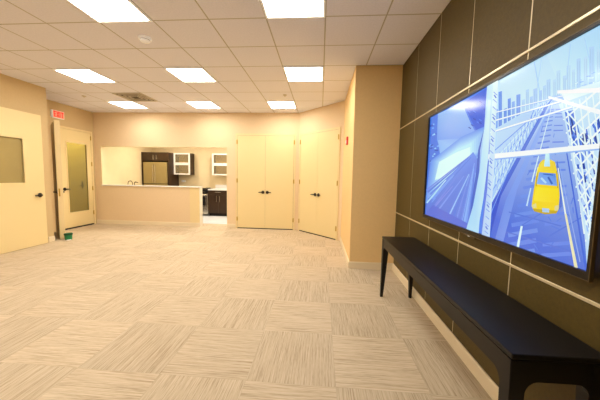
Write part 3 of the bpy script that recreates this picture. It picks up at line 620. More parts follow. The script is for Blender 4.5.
def glass_material(name, rgb, alpha_mix, rough=.03):
    m = bpy.data.materials.new(name); m.use_nodes = True; nt = m.node_tree
    for n in list(nt.nodes): nt.nodes.remove(n)
    o = nt.nodes.new('ShaderNodeOutputMaterial'); t = nt.nodes.new('ShaderNodeBsdfTransparent'); t.inputs[0].default_value = lin(rgb)
    d = nt.nodes.new('ShaderNodeBsdfPrincipled'); d.inputs['Base Color'].default_value = lin(rgb); d.inputs['Roughness'].default_value = rough
    mx = nt.nodes.new('ShaderNodeMixShader'); mx.inputs[0].default_value = alpha_mix
    nt.links.new(t.outputs[0], mx.inputs[1]); nt.links.new(d.outputs[0], mx.inputs[2]); nt.links.new(mx.outputs[0], o.inputs[0])
    return m

M = dict(
    wall=mat('wall_vinyl', (235, 210, 172), .75, noise=.02, nscale=40, bump=.12, bscale=260, spec=.25),
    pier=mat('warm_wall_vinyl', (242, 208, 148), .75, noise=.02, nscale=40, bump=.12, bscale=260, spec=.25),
    tan=mat('shaded_wall_vinyl', (212, 186, 140), .75, noise=.02, nscale=40, bump=.12, bscale=260, spec=.25),  # same vinyl as wall, with shade painted in as a darker tone
    base=mat('cream_baseboard', (238, 222, 190), .5),
    door=mat('cream_door_paint', (239, 218, 163), .42),
    frame=mat('cream_frame_paint', (238, 216, 163), .42),
    kwall=mat('kitchen_wall_paint', (242, 222, 178), .7, noise=.03, nscale=5),
    white=mat('white_paint', (246, 240, 228), .45),
    ceiling=ceiling_material(), carpet=carpet_material(),
    ktile=mat('pale_kitchen_tile', (246, 246, 248), .25, noise=.04, nscale=4),
    panel=mat('olive_wall_panel', (84, 69, 26), .55, noise=.12, nscale=55, bump=.25, bscale=420, spec=.35),
    brass=mat('champagne_metal_trim', (220, 208, 174), .33, metal=.5),
    void=mat('dark_gap', (22, 18, 13), .9),
    bench=wood_material('espresso_wood', (13, 9, 8), (22, 16, 13), rough=.42),
    benchtop=wood_material('espresso_wood_top', (10, 7, 8), (17, 13, 13), rough=.42),
    cab=wood_material('brown_cabinet_wood', (42, 25, 9), (66, 42, 16), rough=.45, axis=2),
    cabin=mat('cabinet_interior', (236, 212, 160), .6),
    lever=mat('dark_bronze', (34, 26, 22), .38, metal=.6),
    hinge=mat('brass_hinge', (196, 158, 64), .35, metal=.7),
    black=mat('black_plastic', (14, 13, 13), .4),
    bezel=mat('dark_metal_bezel', (30, 26, 22), .3, metal=.5),
    bezel_edge=mat('bronze_bezel_edge', (92, 78, 52), .35, metal=.6),
    steel=mat('stainless_steel', (168, 150, 100), .34, metal=.35, noise=.03, nscale=8),
    chrome=mat('chrome', (206, 200, 186), .2, metal=.9),
    tap=mat('brushed_nickel', (128, 116, 88), .35, metal=.6),
    alum=mat('white_aluminium', (240, 236, 226), .4),
    frost=glass_material('frosted_cabinet_glass', (246, 236, 206), .12, .2),
    pane=glass_material('tinted_door_glass', (206, 204, 164), .15, .05),
    pane2=mat('wired_vision_glass', (168, 150, 98), .16, noise=.06, nscale=2.5),
    green=mat('green_plastic', (22, 128, 74), .4), greend=mat('dark_green_plastic', (12, 70, 42), .45),
    red=mat('red_plastic', (206, 30, 24), .4),
    exit_face=mat('exit_face', (240, 160, 135), .5, emit=.35, emit_rgb=(255, 150, 120)),
    exit_red=mat('exit_letter_red', (214, 30, 18), .5, emit=.7, emit_rgb=(232, 36, 22)),
    plastic=mat('white_plastic_glow', (250, 248, 244), .45, emit=.12),  # faint emission added so undersides facing away from light stay bright
    ventdark=mat('vent_dark', (92, 82, 66), .7), ventm=mat('vent_metal', (200, 190, 172), .5),
    light=mat('light_lens', (255, 252, 245), .5, emit=19.5, emit_rgb=(255, 249, 238)),
    counter=mat('white_counter', (238, 236, 232), .3),
    screen=screen_material(),
)
for k in ('bench', 'benchtop'): M[k].node_tree.nodes['Principled BSDF'].inputs['Specular IOR Level'].default_value = .3

# ------------------------------------------------------------------ mesh helpers
def box(bm, x0, x1, y0, y1, z0, z1, bevel=0., seg=2):
    vs = [bm.verts.new((x, y, z)) for x in (x0, x1) for y in (y0, y1) for z in (z0, z1)]
    fs = [(0, 1, 3, 2), (4, 6, 7, 5), (0, 4, 5, 1), (2, 3, 7, 6), (0, 2, 6, 4), (1, 5, 7, 3)]
    fc = [bm.faces.new([vs[i] for i in f]) for f in fs]
    if bevel:
        es = list({e for f in fc for e in f.edges})
        bmesh.ops.bevel(bm, geom=es, offset=bevel, segments=seg, affect='EDGES', profile=.5, clamp_overlap=True)
    return bm

def prism(bm, pts, axis, a, b):
    """polygon pts (two coordinates) extruded along axis 'x','y' or 'z' from a to b"""
    def p(u, v, w):
        return {'x': (w, u, v), 'y': (u, w, v), 'z': (u, v, w)}[axis]
    A = [bm.verts.new(p(u, v, a)) for u, v in pts]; B = [bm.verts.new(p(u, v, b)) for u, v in pts]
    n = len(pts); bm.faces.new(A); bm.faces.new(B[::-1])
    for i in range(n): bm.faces.new((A[i], B[i], B[(i+1) % n], A[(i+1) % n]))
    return bm

def ring(bm, outer, inner, axis, a, b):
    """rectangular frame: outer / inner = (u0,u1,v0,v1)"""
    def p(u, v, w):
        return {'x': (w, u, v), 'y': (u, w, v), 'z': (u, v, w)}[axis]
    def loop(r, w): return [bm.verts.new(p(u, v, w)) for u, v in ((r[0], r[2]), (r[1], r[2]), (r[1], r[3]), (r[0], r[3]))]
    oa, ia, ob, ib = loop(outer, a), loop(inner, a), loop(outer, b), loop(inner, b)
    for i in range(4):
        j = (i+1) % 4
        bm.faces.new((oa[i], oa[j], ia[j], ia[i])); bm.faces.new((ob[j], ob[i], ib[i], ib[j]))
        bm.faces.new((oa[j], oa[i], ob[i], ob[j])); bm.faces.new((ia[i], ia[j], ib[j], ib[i]))
    return bm

def lathe(bm, prof, c, axis='z', n=24):
    """profile [(radius, along)] turned around an axis through c"""
    def p(r, h, t):
        u, v = r*math.cos(t), r*math.sin(t)
        d = {'x': (h, u, v), 'y': (u, h, v), 'z': (u, v, h)}[axis]
        return (c[0]+d[0], c[1]+d[1], c[2]+d[2])
    rows = []
    for r, h in prof:
        rows.append([bm.verts.new(p(0, h, 0))] if r < 1e-6 else [bm.verts.new(p(r, h, 2*PI*i/n)) for i in range(n)])
    for a, b in zip(rows, rows[1:]):
        for i in range(n):
            j = (i+1) % n
            if len(a) == 1 and len(b) == 1: continue
            if len(a) == 1: bm.faces.new((a[0], b[i], b[j]))
            elif len(b) == 1: bm.faces.new((a[j], a[i], b[0]))
            else: bm.faces.new((a[i], b[i], b[j], a[j]))
    return bm

def tube(bm, pts, r, n=10):
    """round bar through points; r a number or one per point"""
    pts = [Vector(p) for p in pts]; rs = r if isinstance(r, (list, tuple)) else [r]*len(pts); rows = []
    up = Vector((0, 0, 1))
    for i, p in enumerate(pts):
        d = (pts[min(i+1, len(pts)-1)] - pts[max(i-1, 0)]).normalized()
        a = d.cross(up if abs(d.z) < .95 else Vector((1, 0, 0))).normalized(); b = d.cross(a)
        rows.append([bm.verts.new(p + (a*math.cos(2*PI*k/n) + b*math.sin(2*PI*k/n))*rs[i]) for k in range(n)])
    for a, b in zip(rows, rows[1:]):
        for k in range(n): bm.faces.new((a[k], a[(k+1) % n], b[(k+1) % n], b[k]))
    bm.faces.new(rows[0][::-1]); bm.faces.new(rows[-1])
    return bm

def obj(name, bm, m, parent=None, smooth=False, loc=None, rz=0.):
    bmesh.ops.recalc_face_normals(bm, faces=bm.faces[:])
    me = bpy.data.meshes.new(name); bm.to_mesh(me); bm.free()
    me.materials.append(m)
    if smooth:
        me.polygons.foreach_set('use_smooth', [True]*len(me.polygons)); me.set_sharp_from_angle(angle=.6)
    o = bpy.data.objects.new(name, me); COL.objects.link(o)
    if parent: o.parent = parent
    if loc: o.location = loc
    o.rotation_euler.z = rz
    return o

def B(): return bmesh.new()

def tag(o, label=None, cat=None, group=None, kind=None):
    if label: o['label'] = label
    if cat: o['category'] = cat
    if group: o['group'] = group
    if kind: o['kind'] = kind
    return o

def empty(name, loc, rz=0., label=None, cat=None, group=None, kind=None):
    o = bpy.data.objects.new(name, None); COL.objects.link(o); o.location = loc; o.rotation_euler.z = rz; o.empty_display_size = .1
    return tag(o, label, cat, group, kind)

def copy_tree(o, parent=None):
    c = o.copy(); COL.objects.link(c); c.parent = parent
    for ch in list(o.children): copy_tree(ch, c)
    return c

def structure(name, bm, m, label=None, cat=None):
    o = obj(name, bm, m); o['kind'] = 'structure'
    if label: o['label'] = label; o['category'] = cat
    return o

# ------------------------------------------------------------------ dimensions (metres; camera stands over the origin)
CAM_H = 1.385
CEIL = 3.016
XR, YP, XS = 1.15, 4.14, .476          # right wall, pier front, side wall beside the closets
YB, XREC, XL, YL = 7.037, -6.15, -5.36, 5.05
YK = 9.68                              # kitchen back wall
YF = -2.6
BH = .107
OPX0, OPX1, HWX, OPZ, HWZ = -5.97, -2.455, -3.215, 2.13, 1.055

# ------------------------------------------------------------------ shell
bm = B(); box(bm, -6.4, 1.35, YF-.15, 7.55, -.08, 0); structure('floor', bm, M['carpet'], 'pale beige carpet laid in quarter-turned striped tiles', 'floor')
bm = B(); box(bm, -6.4, -1.3, 7.55, 9.85, -.08, -.001); structure('floor_kitchen', bm, M['ktile'], 'pale glossy kitchen floor seen through the doorway opening', 'floor')
bm = B(); box(bm, -6.4, 1.35, YF-.15, 7.19, CEIL, CEIL+.1); structure('ceiling', bm, M['ceiling'], 'white suspended ceiling of square acoustic tiles', 'ceiling')
bm = B(); box(bm, -6.4, -1.3, 7.19, 9.85, 2.72, 2.8); structure('ceiling_kitchen', bm, M['white'])
bm = B(); prism(bm, [(XREC, 0), (HWX, 0), (HWX, HWZ), (OPX0, HWZ), (OPX0, OPZ), (OPX1, OPZ), (OPX1, 0), (-.5, 0), (-.5, CEIL), (XREC, CEIL)], 'y', YB, YB+.15)
structure('wall_back', bm, M['wall'], 'peach beige back wall with a long pass-through opening', 'wall')
bm = B(); prism(bm, [(-.57, YB+.002), (XS, 5.94), (XS+.2, 6.0), (-.4, YB+.15)], 'z', 0, CEIL)
structure('wall_diagonal', bm, M['wall'], 'slanting beige wall holding the second closet', 'wall')
bm = B(); prism(bm, [(XS, 5.94), (XS, YP), (XR+.2, YP), (XR+.2, 4.3), (XS+.14, 4.3), (XS+.14, 5.94)], 'z', 0, CEIL)
structure('wall_pier', bm, M['pier'], 'tan wall projecting beside the dark panelled wall', 'wall')
bm = B(); box(bm, XR, XR+.2, YF, YP-.001, 0, CEIL); wr = structure('wall_right', bm, M['panel'], 'dark olive panelled wall behind the television', 'wall')
bm = B(); box(bm, XL-1.0, XL, YF, YL, 0, CEIL); structure('wall_left', bm, M['tan'], 'wall behind the big open door, coloured darker for shade', 'wall')
bm = B(); prism(bm, [(YL, 0), (6.045, 0), (6.045, 2.455), (6.92, 2.455), (6.92, 0), (YB+.15, 0), (YB+.15, CEIL), (YL, CEIL)], 'x', XREC-.14, XREC)
structure('wall_recess', bm, M['tan'], 'wall holding the glazed door, coloured darker for shade', 'wall')
bm = B(); box(bm, -6.4, XR+.2, YF-.15, YF, 0, CEIL); structure('wall_front', bm, M['wall'])
bm = B(); box(bm, -6.4, -1.3, YK, YK+.15, 0, 2.75); structure('wall_kitchen_back', bm, M['kwall'], 'warm cream back wall of the kitchen', 'wall')
bm = B(); box(bm, -6.4, -6.2, YB+.15, YK, 0, 2.75); structure('wall_kitchen_left', bm, M['kwall'], 'bright cream side wall of the kitchen', 'wall')
bm = B(); box(bm, -1.5, -1.3, YB+.15, YK, 0, 2.75); structure('wall_kitchen_right', bm, M['kwall'])
# corridor behind the glazed door
bm = B(); box(bm, -7.6, -7.45, 5.4, 9.4, 0, CEIL); structure('wall_corridor', bm, M['kwall'])
bm = B(); box(bm, -7.6, -6.4, 5.4, 9.4, -.08, -.002); structure('floor_corridor', bm, M['carpet'])
bm = B(); box(bm, -7.6, -6.4, 5.4, 9.4, CEIL, CEIL+.1); structure('ceiling_corridor', bm, M['white'])

# baseboards
def baseboard(name, p0, p1, out):
    """p0->p1 along the wall, out = unit normal into the room"""
    bm = B(); t = .014; o = Vector(out)
    a, b = Vector(p0), Vector(p1)
    prof = [(0, 0), (t, 0), (t, BH-.012), (t-.007, BH), (0, BH)]
    A = [bm.verts.new((a.x+o.x*u, a.y+o.y*u, v)) for u, v in prof]; C_ = [bm.verts.new((b.x+o.x*u, b.y+o.y*u, v)) for u, v in prof]
    bm.faces.new(A); bm.faces.new(C_[::-1])
    for i in range(5): bm.faces.new((A[i], A[(i+1) % 5], C_[(i+1) % 5], C_[i]))
    return structure(name, bm, M['base'])
baseboard('baseboard_right', (XR-.012, YF), (XR-.012, YP), (-1, 0))
baseboard('baseboard_pier', (XS, YP), (XR-.026, YP), (0, -1))
baseboard('baseboard_side', (XS, YP), (XS, 5.94), (-1, 0))
baseboard('baseboard_back', (XREC, YB), (HWX, YB), (0, -1))
baseboard('baseboard_back.001', (OPX1, YB), (-2.235, YB), (0, -1))
baseboard('baseboard_left', (XL, 4.93), (XL, YL), (1, 0))
baseboard('baseboard_return', (XL, YL), (XREC, YL), (0, 1))

# pass-through ledge and opening lining
bm = B(); box(bm, OPX0, HWX+.012, YB-.025, YB+.18, HWZ, HWZ+.028, .005); structure('trim_1', bm, M['counter'], 'white ledge on top of the pass-through half wall', 'ledge')
bm = B(); box(bm, OPX0, OPX0+.012, YB-.002, YB+.15, HWZ+.028, OPZ); structure('trim_2', bm, M['kwall'])
bm = B(); box(bm, HWX, HWX+.012, YB-.004, YB+.154, 0, HWZ); structure('half_wall_lit_end', bm, M['white'], 'end face of the pass-through half wall, whitened for kitchen light', 'trim')  # white facing imitates kitchen light falling on the wall end
bm = B(); box(bm, OPX1-.01, OPX1, YB-.002, YB+.15, 0, OPZ); structure('trim_4', bm, M['kwall'])
bm = B(); box(bm, OPX0, OPX1, YB-.002, YB+.15, OPZ-.012, OPZ); structure('trim_5', bm, M['kwall'])

bm = B(); box(bm, HWX-.27, HWX, YB-.003, YB, BH, HWZ); structure('half_wall_strip', bm, M['frame'], 'yellower cream strip at the end of the pass-through half wall', 'trim')  # thin strip in a yellower cream than the wall
# right wall panels: fabric panels in a 61 x 122 cm grid with metal strips between
PY = [4.135 - .0, 3.497, 2.885, 2.280, 1.670, 1.06, .45, -.16, -.77, -1.38, -1.99, YF]
PZ = [BH-.004, .889, 2.11, CEIL]
for i in range(len(PY)-1):
    for j in range(3):
        bm = B(); box(bm, XR-.012, XR+.001, PY[i+1]+.004, PY[i]-.004, PZ[j]+.005, PZ[j+1]-.005, .003, 1)
        obj('panel', bm, M['panel'], wr)
for y in PY[1:-1]:
    bm = B(); box(bm, XR-.010, XR+.001, y-.007, y+.007, BH, CEIL, .001, 1); obj('seam_strip', bm, M['brass'], wr)
for z in PZ[1:-1]:
    bm = B(); box(bm, XR-.017, XR+.001, YF, YP-.002, z-.008, z+.008, .002, 1); obj('seam_strip', bm, M['brass'], wr)

# ------------------------------------------------------------------ door hardware
def lever_set(parent, u, z, side, face, d=-1, axis='y', blade=.105):
    """lever handle on a door face. axis 'y': face plane y=face, u = x; axis 'x': face plane x=face, u = y; d = outward direction; side = where the lever points"""
    def P(a, o, h): return (a, face+d*o, h) if axis == 'y' else (face+d*o, a, h)
    bm = B()
    c = P(u, 0, z)
    lathe(bm, [(0, 0), (.041, 0), (.041, d*.008), (.036, d*.014), (.015, d*.016), (.014, d*.05), (0, d*.052)], c, axis, 20)
    tube(bm, [P(u, .046, z), P(u+side*.02, .052, z), P(u+side*.06, .054, z+.001), P(u+side*blade, .05, z-.003)], [.015, .015, .013, .011], 10)
    return obj('lever_handle', bm, M['lever'], parent, True)

def hinge(parent, u, z, face, d=-1, axis='y'):
    def P(a, o, h): return (a, face+d*o, h) if axis == 'y' else (face+d*o, a, h)
    bm = B()
    c = P(u, .008, z)
    lathe(bm, [(0, -.058), (.008, -.056), (.008, -.05), (.0095, -.05), (.0095, .05), (.008, .05), (.008, .056), (0, .058)], c, 'z', 10)
    a, b = P(u-.016, .0, z-.05), P(u+.016, .003, z+.05)
    box(bm, min(a[0], b[0]), max(a[0], b[0]), min(a[1], b[1]), max(a[1], b[1]), a[2], b[2])
    return obj('hinge', bm, M['hinge'], parent, True)

# closets: built along local x, face towards -y, centred on the origin at the wall plane
def closet(name, loc, rz, w, label):
    r = empty(name, loc, rz, label, 'closet door', None, 'structure')
    top = 2.485; f = .045; hw = w/2
    bm = B(); prism(bm, [(-hw, 0), (-hw+f, 0), (-hw+f, top-f), (hw-f, top-f), (hw-f, 0), (hw, 0), (hw, top), (-hw, top)], 'y', -.022, .0)
    obj('door_frame', bm, M['frame'], r)
    bm = B(); box(bm, -hw+f, hw-f, -.012, .0, 0, top-f); obj('gap_shade', bm, M['void'], r)  # dark sheet behind the leaves stands in for shade in the gaps
    for s in (-1, 1):
        bm = B(); x0, x1 = sorted((s*.0012, s*(hw-f-.004)))
        box(bm, x0, x1, -.019, -.0125, .024, top-f-.004, .0015, 1)
        lf = obj('door_leaf', bm, M['door'], r)
        lever_set(lf, s*.058, .975, s, -.019)
        for z in (.24, 1.0, 1.62, 2.25): 
            if abs(z-1.62) > .01 or True: pass
        for z in (.26, 1.27, 2.27): hinge(lf, s*(hw-f+.004), z, -.021)
    return r
closet('door_1', (-1.435, YB, 0), 0, 1.575, 'cream double closet door facing the room, on the back wall')
dv = Vector((XS+.57, 5.94-YB, 0)); L = dv.length; ang = math.atan2(dv.y, dv.x); mid = Vector((-.57, YB, 0)) + dv*(.485)
closet('door_2', (mid.x, mid.y+.0, 0), ang, 1.385, 'cream double closet door on the slanting wall')

# big flush door standing open against the left wall, with a vision panel
r = empty('door_3', (0, 0, 0), 0, 'large cream door with a square window, open against the left wall', 'door', None, 'structure')
DX = -5.30
bm = B(); ring(bm, (3.86, 4.865, .008, 2.455), (3.97, 4.525, 1.185, 1.985), 'x', DX-.045, DX); lf = obj('door_leaf', bm, M['door'], r)
bm = B(); ring(bm, (3.955, 4.54, 1.17, 2.0), (3.98, 4.515, 1.195, 1.975), 'x', DX-.002, DX+.008); obj('glazing_bead', bm, M['door'], lf)
bm = B(); box(bm, DX-.03, DX-.022, 3.97, 4.525, 1.185, 1.985); obj('window_pane', bm, M['pane2'], lf)
lever_set(lf, 4.765, .955, -1, DX, 1, 'x', .125)
bm = B(); box(bm, XL, DX-.045, 3.86, 3.9, .9, 1.1); obj('wall_stop', bm, M['frame'], r)

# glazed door in the recess
r = empty('door_4', (0, 0, 0), 0, 'cream door with a tall tinted glass panel below the exit sign', 'door', None, 'structure')
bm = B(); prism(bm, [(5.99, 0), (6.05, 0), (6.05, 2.44), (6.915, 2.44), (6.915, 0), (6.965, 0), (6.965, 2.49), (5.99, 2.49)], 'x', XREC-.05, XREC+.02)
obj('door_frame', bm, M['frame'], r)
bm = B(); ring(bm, (6.054, 6.911, .035, 2.436), (6.20, 6.785, .40, 2.135), 'x', XREC-.035, XREC+.01); lf = obj('door_leaf', bm, M['door'], r)
bm = B(); ring(bm, (6.185, 6.80, .385, 2.15), (6.212, 6.773, .412, 2.123), 'x', XREC+.008, XREC+.018); obj('glazing_bead', bm, M['frame'], lf)
bm = B(); box(bm, XREC-.018, XREC-.01, 6.20, 6.785, .40, 2.135); obj('glass_pane', bm, M['pane'], lf)
lever_set(lf, 6.105, .99, 1, XREC+.01, 1, 'x')
for z in (.33, .985, 1.63, 2.31): hinge(lf, 6.914, z, XREC+.012, 1, 'x')
bm = B(); box(bm, XREC-.02, XREC+.008, 6.055, 6.91, .001, .034); obj('gap_shade', bm, M['void'], r)  # dark strip stands in for shade under the leaf

# corridor door seen through that glass
r = empty('door_5', (0, 0, 0), 0, None, None, None, 'structure')
bm = B(); box(bm, -7.45, -7.40, 7.0, 8.02, 0, 2.44, .003, 1); lf = obj('door_leaf', bm, M['door'], r)
bm = B(); box(bm, -7.40, -7.392, 7.925, 7.985, .9, 1.13, .003, 1); obj('lock_plate', bm, M['lever'], lf)
lever_set(lf, 7.955, 1.0, -1, -7.395, 1, 'x', .15)

# open door leaf seen edge-on, hinged on the recess wall
e0 = Vector((-5.357, 5.208, 0)); dirv = Vector((-5.357, 5.208, 0)).normalized()
a0 = math.atan2(dirv.y, dirv.x) + math.radians(4.0)
r = empty('door_6', (e0.x, e0.y, 0), a0, 'cream door leaf standing open edge-on between the left wall and glazed door', 'door', None, 'structure')
bm = B(); box(bm, 0, .90, -.027, .027, .012, 2.44, .002, 1); lf = obj('door_leaf', bm, M['door'], r)
bm = B(); box(bm, -.012, .0, -.060, .030, .012, 2.44, .003, 1); obj('edge_strip', bm, M['frame'], lf)
bm = B(); box(bm, -.016, -.010, -.012, .012, .90, 1.06, .001, 1); obj('latch_plate', bm, M['hinge'], lf)
lever_set(lf, .06, .985, 1, .027, 1, 'y')
lever_set(lf, .07, .985, 1, -.027, -1, 'y')

# ------------------------------------------------------------------ ceiling fixtures
def make_light():
    t = empty('ceiling_light', (0, 0, 0))
    h = TILE/2
    bm = B(); ring(bm, (-h+.004, h-.004, -h+.004, h-.004), (-h+.026, h-.026, -h+.026, h-.026), 'z', -.010, .004); obj('light_frame', bm, M['plastic'], t)
    bm = B(); box(bm, -h+.026, h-.026, -h+.026, h-.026, -.007, -.001); obj('diffuser', bm, M['light'], t)
    return t
cells = [(-4, -1, 'square lit ceiling panel at the top edge, beside the smoke detector'),
         (-1, -1, 'square lit ceiling panel at the top edge, near the middle of the ceiling'),
         (-7, -1, 'square lit ceiling panel cut off by the left edge of the photo'),
         (-7, 2, 'square lit ceiling panel in the middle row, nearest the left wall'),
         (-4, 2, 'square lit ceiling panel in the middle row, between the other two'),
         (-1, 2, 'square lit ceiling panel in the middle row, in line with the closets'),
         (-8, 5, 'small far lit ceiling panel next to the air vent'),
         (-5, 5, 'small far lit ceiling panel in front of the pass-through opening'),
         (-2, 5, 'small far lit ceiling panel above the back wall closet')]
cells += [(i, j, None) for j in (-4,) for i in (-7, -4, -1)]
proto = None
for i, j, lab in cells:
    o = proto if False else (copy_tree(proto) if proto else make_light())
    if proto is None: proto = o
    o.location = (CX0+TILE*(i+.5), CY0+TILE*(j+.5), CEIL-.0045)
    tag(o, lab or 'square lit ceiling panel over the near end of the room behind the camera', 'ceiling light', 'lit ceiling panels')

# air vent
t = empty('air_vent', (CX0+TILE*(-6.5), CY0+TILE*4.5, CEIL-.001), 0, 'square slatted air vent in the ceiling beside a small far light', 'air vent')
h = TILE/2-.004
bm = B(); ring(bm, (-h, h, -h, h), (-h+.035, h-.035, -h+.035, h-.035), 'z', -.012, 0); obj('vent_frame', bm, M['ventm'], t)
bm = B(); box(bm, -h+.03, h-.03, -h+.03, h-.03, -.003, 0); obj('vent_back', bm, M['ventdark'], t)
bm = B()
for q in range(3):
    a = h-.075-q*.065
    for s in (-1, 1):
        box(bm, -a, a, s*a-.008, s*a+.008, -.016, -.003); box(bm, s*a-.008, s*a+.008, -a, a, -.016, -.003)
obj('vent_grille', bm, M['ventm'], t)

# smoke detector
t = empty('smoke_detector', (-2.142, 3.263, CEIL), 0, 'round white smoke detector on the ceiling tile near a light', 'smoke detector')
bm = B(); lathe(bm, [(0, -.02), (.07, -.02), (.074, -.012), (.074, 0), (0, 0)], (0, 0, 0)); obj('mounting_ring', bm, M['plastic'], t, True)
bm = B(); lathe(bm, [(0, -.05), (.035, -.049), (.052, -.042), (.056, -.03), (.056, -.02), (0, -.02)], (0, 0, 0)); obj('detector_head', bm, M['plastic'], t, True)
bm = B(); lathe(bm, [(.0565, -.0285), (.0575, -.028), (.0575, -.025), (.0565, -.024)], (0, 0, 0)); obj('vent_band', bm, M['ventdark'], t, True)
# sprinklers
for x, y, lab in ((-5.044, 5.566, 'small sprinkler rosette on the ceiling above the exit sign'), (-.747, 5.542, 'small sprinkler rosette on the ceiling above the closets')):
    t = empty('ceiling_sprinkler', (x, y, CEIL), 0, lab, 'sprinkler', 'ceiling sprinklers')
    bm = B(); lathe(bm, [(0, -.010), (.03, -.010), (.04, -.004), (.042, 0), (0, 0)], (0, 0, 0)); obj('rosette', bm, M['ventm'], t, True)
    bm = B(); lathe(bm, [(0, -.03), (.014, -.03), (.016, -.027), (.006, -.024), (.006, -.0100), (0, -.0100)], (0, 0, 0), 'z', 12); obj('sprinkler_head', bm, M['ventm'], t, True)

# ------------------------------------------------------------------ exit sign (recess wall, facing +x)
t = empty('exit_sign', (XREC, 6.015, 2.728), 0, 'small lit sign with red EXIT letters above the glazed door', 'exit sign')
bm = B(); box(bm, 0, .05, -.165, .165, -.095, .095, .008); obj('sign_housing', bm, M['plastic'], t)
bm = B(); box(bm, .0495, .0525, -.15, .15, -.083, .083); obj('sign_face', bm, M['exit_face'], t)
bm = B(); hh = .068; xx = (.0520, .0545)
def stroke(y0, z0, y1, z1, w):
    d = Vector((y1-y0, z1-z0)); n = Vector((-d.y, d.x)).normalized()*w/2
    prism(bm, [(y0+n.x, z0+n.y), (y1+n.x, z1+n.y), (y1-n.x, z1-n.y), (y0-n.x, z0-n.y)], 'x', *xx)
w = .0225
# letters read left to right along +y when seen from the room
stroke(-.125, -hh, -.125, hh, w)
for z in (-hh+w/2, 0, hh-w/2): stroke(-.115, z, -.070, z, w*.9)
stroke(-.050, -hh, .006, hh, w); stroke(-.050, hh, .006, -hh, w)
stroke(.034, -hh, .034, hh, w)
stroke(.062, hh-w/2, .135, hh-w/2, w); stroke(.0985, -hh, .0985, hh, w)
obj('sign_lettering', bm, M['exit_red'], t)
t.scale = (1, .88, .92)

# fire alarm on the side wall next to the closets (facing -x)
t = empty('fire_alarm', (XS, 4.99, 2.05), 0, 'small red fire alarm on the wall beside the slanting closet', 'fire alarm')
bm = B(); box(bm, -.03, 0, -.05, .05, -.07, .07, .008); obj('alarm_body', bm, M['red'], t)
bm = B(); box(bm, -.045, -.029, -.03, .03, -.045, .01, .006); obj('strobe_lens', bm, M['plastic'], t)

# green tub
t = empty('green_tub', (-5.20, 5.20, 0), 0, 'small green plastic tub on the carpet beside the open door edge', 'tub')
bm = B(); lathe(bm, [(0, .0), (.072, .0), (.078, .005), (.086, .115), (.092, .118), (.092, .130), (.083, .130), (.076, .012), (0, .010)], (0, 0, 0)); obj('tub_body', bm, M['green'], t, True)
bm = B(); lathe(bm, [(.087, .104), (.095, .106), (.095, .134), (.088, .137), (.084, .134), (.084, .106)], (0, 0, 0)); obj('tub_rim', bm, M['greend'], t, True)
bm = B(); box(bm, .03, .10, -.098, -.02, .0, .012, .003); obj('foot_tab', bm, M['plastic'], t)
t.scale = (.78, .78, .98)

# ------------------------------------------------------------------ long dark console table under the television
BX0, BX1, BY0, BY1, BT = .746, 1.111, 1.06, 3.19, .718
t = empty('console_table', ((BX0+BX1)/2, (BY0+BY1)/2, 0), .0103, 'long dark espresso console table on tapered legs under the television', 'table')
ox, oy = (BX0+BX1)/2, (BY0+BY1)/2
def tb(name, bm, m, smooth=False):
    bmesh.ops.translate(bm, vec=(-ox, -oy, 0), verts=bm.verts[:]); return obj(name, bm, m, t, smooth)
bm = B(); box(bm, BX0, BX1, BY0, BY1, BT-.022, BT, .004); tb('tabletop', bm, M['benchtop'])
AZ0, AZ1, LW = .605, BT-.028, .062
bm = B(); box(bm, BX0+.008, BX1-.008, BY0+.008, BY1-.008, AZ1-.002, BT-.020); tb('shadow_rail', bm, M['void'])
def arch(u0, u1, r=.05, drop=.062):
    pts = [(u0, AZ1), (u0, AZ0-drop), (u0+LW*.9, AZ0-drop)]
    for k in range(1, 9):
        a = PI - k/8*PI/2
        pts.append((u0+LW*.9+r+r*math.cos(a), AZ0-drop+drop*math.sin(a)))
    q = [(u0+u1-p[0], p[1]) for p in pts[::-1]]
    return pts + q
for x0, x1 in ((BX0+.004, BX0+.026), (BX1-.026, BX1-.004)):
    bm = B(); prism(bm, arch(BY0+.004, BY1-.004), 'x', x0, x1); tb('long_apron', bm, M['bench'])
for y0, y1 in ((BY0+.005, BY0+.027), (BY1-.027, BY1-.005)):
    bm = B(); prism(bm, arch(BX0+.005, BX1-.005), 'y', y0, y1); tb('end_apron', bm, M['bench'])
for sx, cx in ((1, BX0+.002), (-1, BX1-.002)):
    for sy, cy in ((1, BY0+.002), (-1, BY1-.002)):
        bm = B(); secs = [(0, .030, 0.), (.15, .038, 0), (.35, .050, 0), (.54, LW, 0), (AZ1, LW, 0)]; rows = []
        for z, wd, o in secs:
            rows.append([bm.verts.new((cx+sx*u, cy+sy*v, z)) for u, v in ((0, 0), (wd, 0), (wd, wd), (0, wd))])
        for a, b in zip(rows, rows[1:]):
            for k in range(4): bm.faces.new((a[k], a[(k+1) % 4], b[(k+1) % 4], b[k]))
        bm.faces.new(rows[0][::-1]); bm.faces.new(rows[-1])
        bmesh.ops.bevel(bm, geom=[e for e in bm.edges if abs(e.verts[0].co.z-e.verts[1].co.z) > .05], offset=.005, segments=2, affect='EDGES')
        tb('leg', bm, M['bench'])

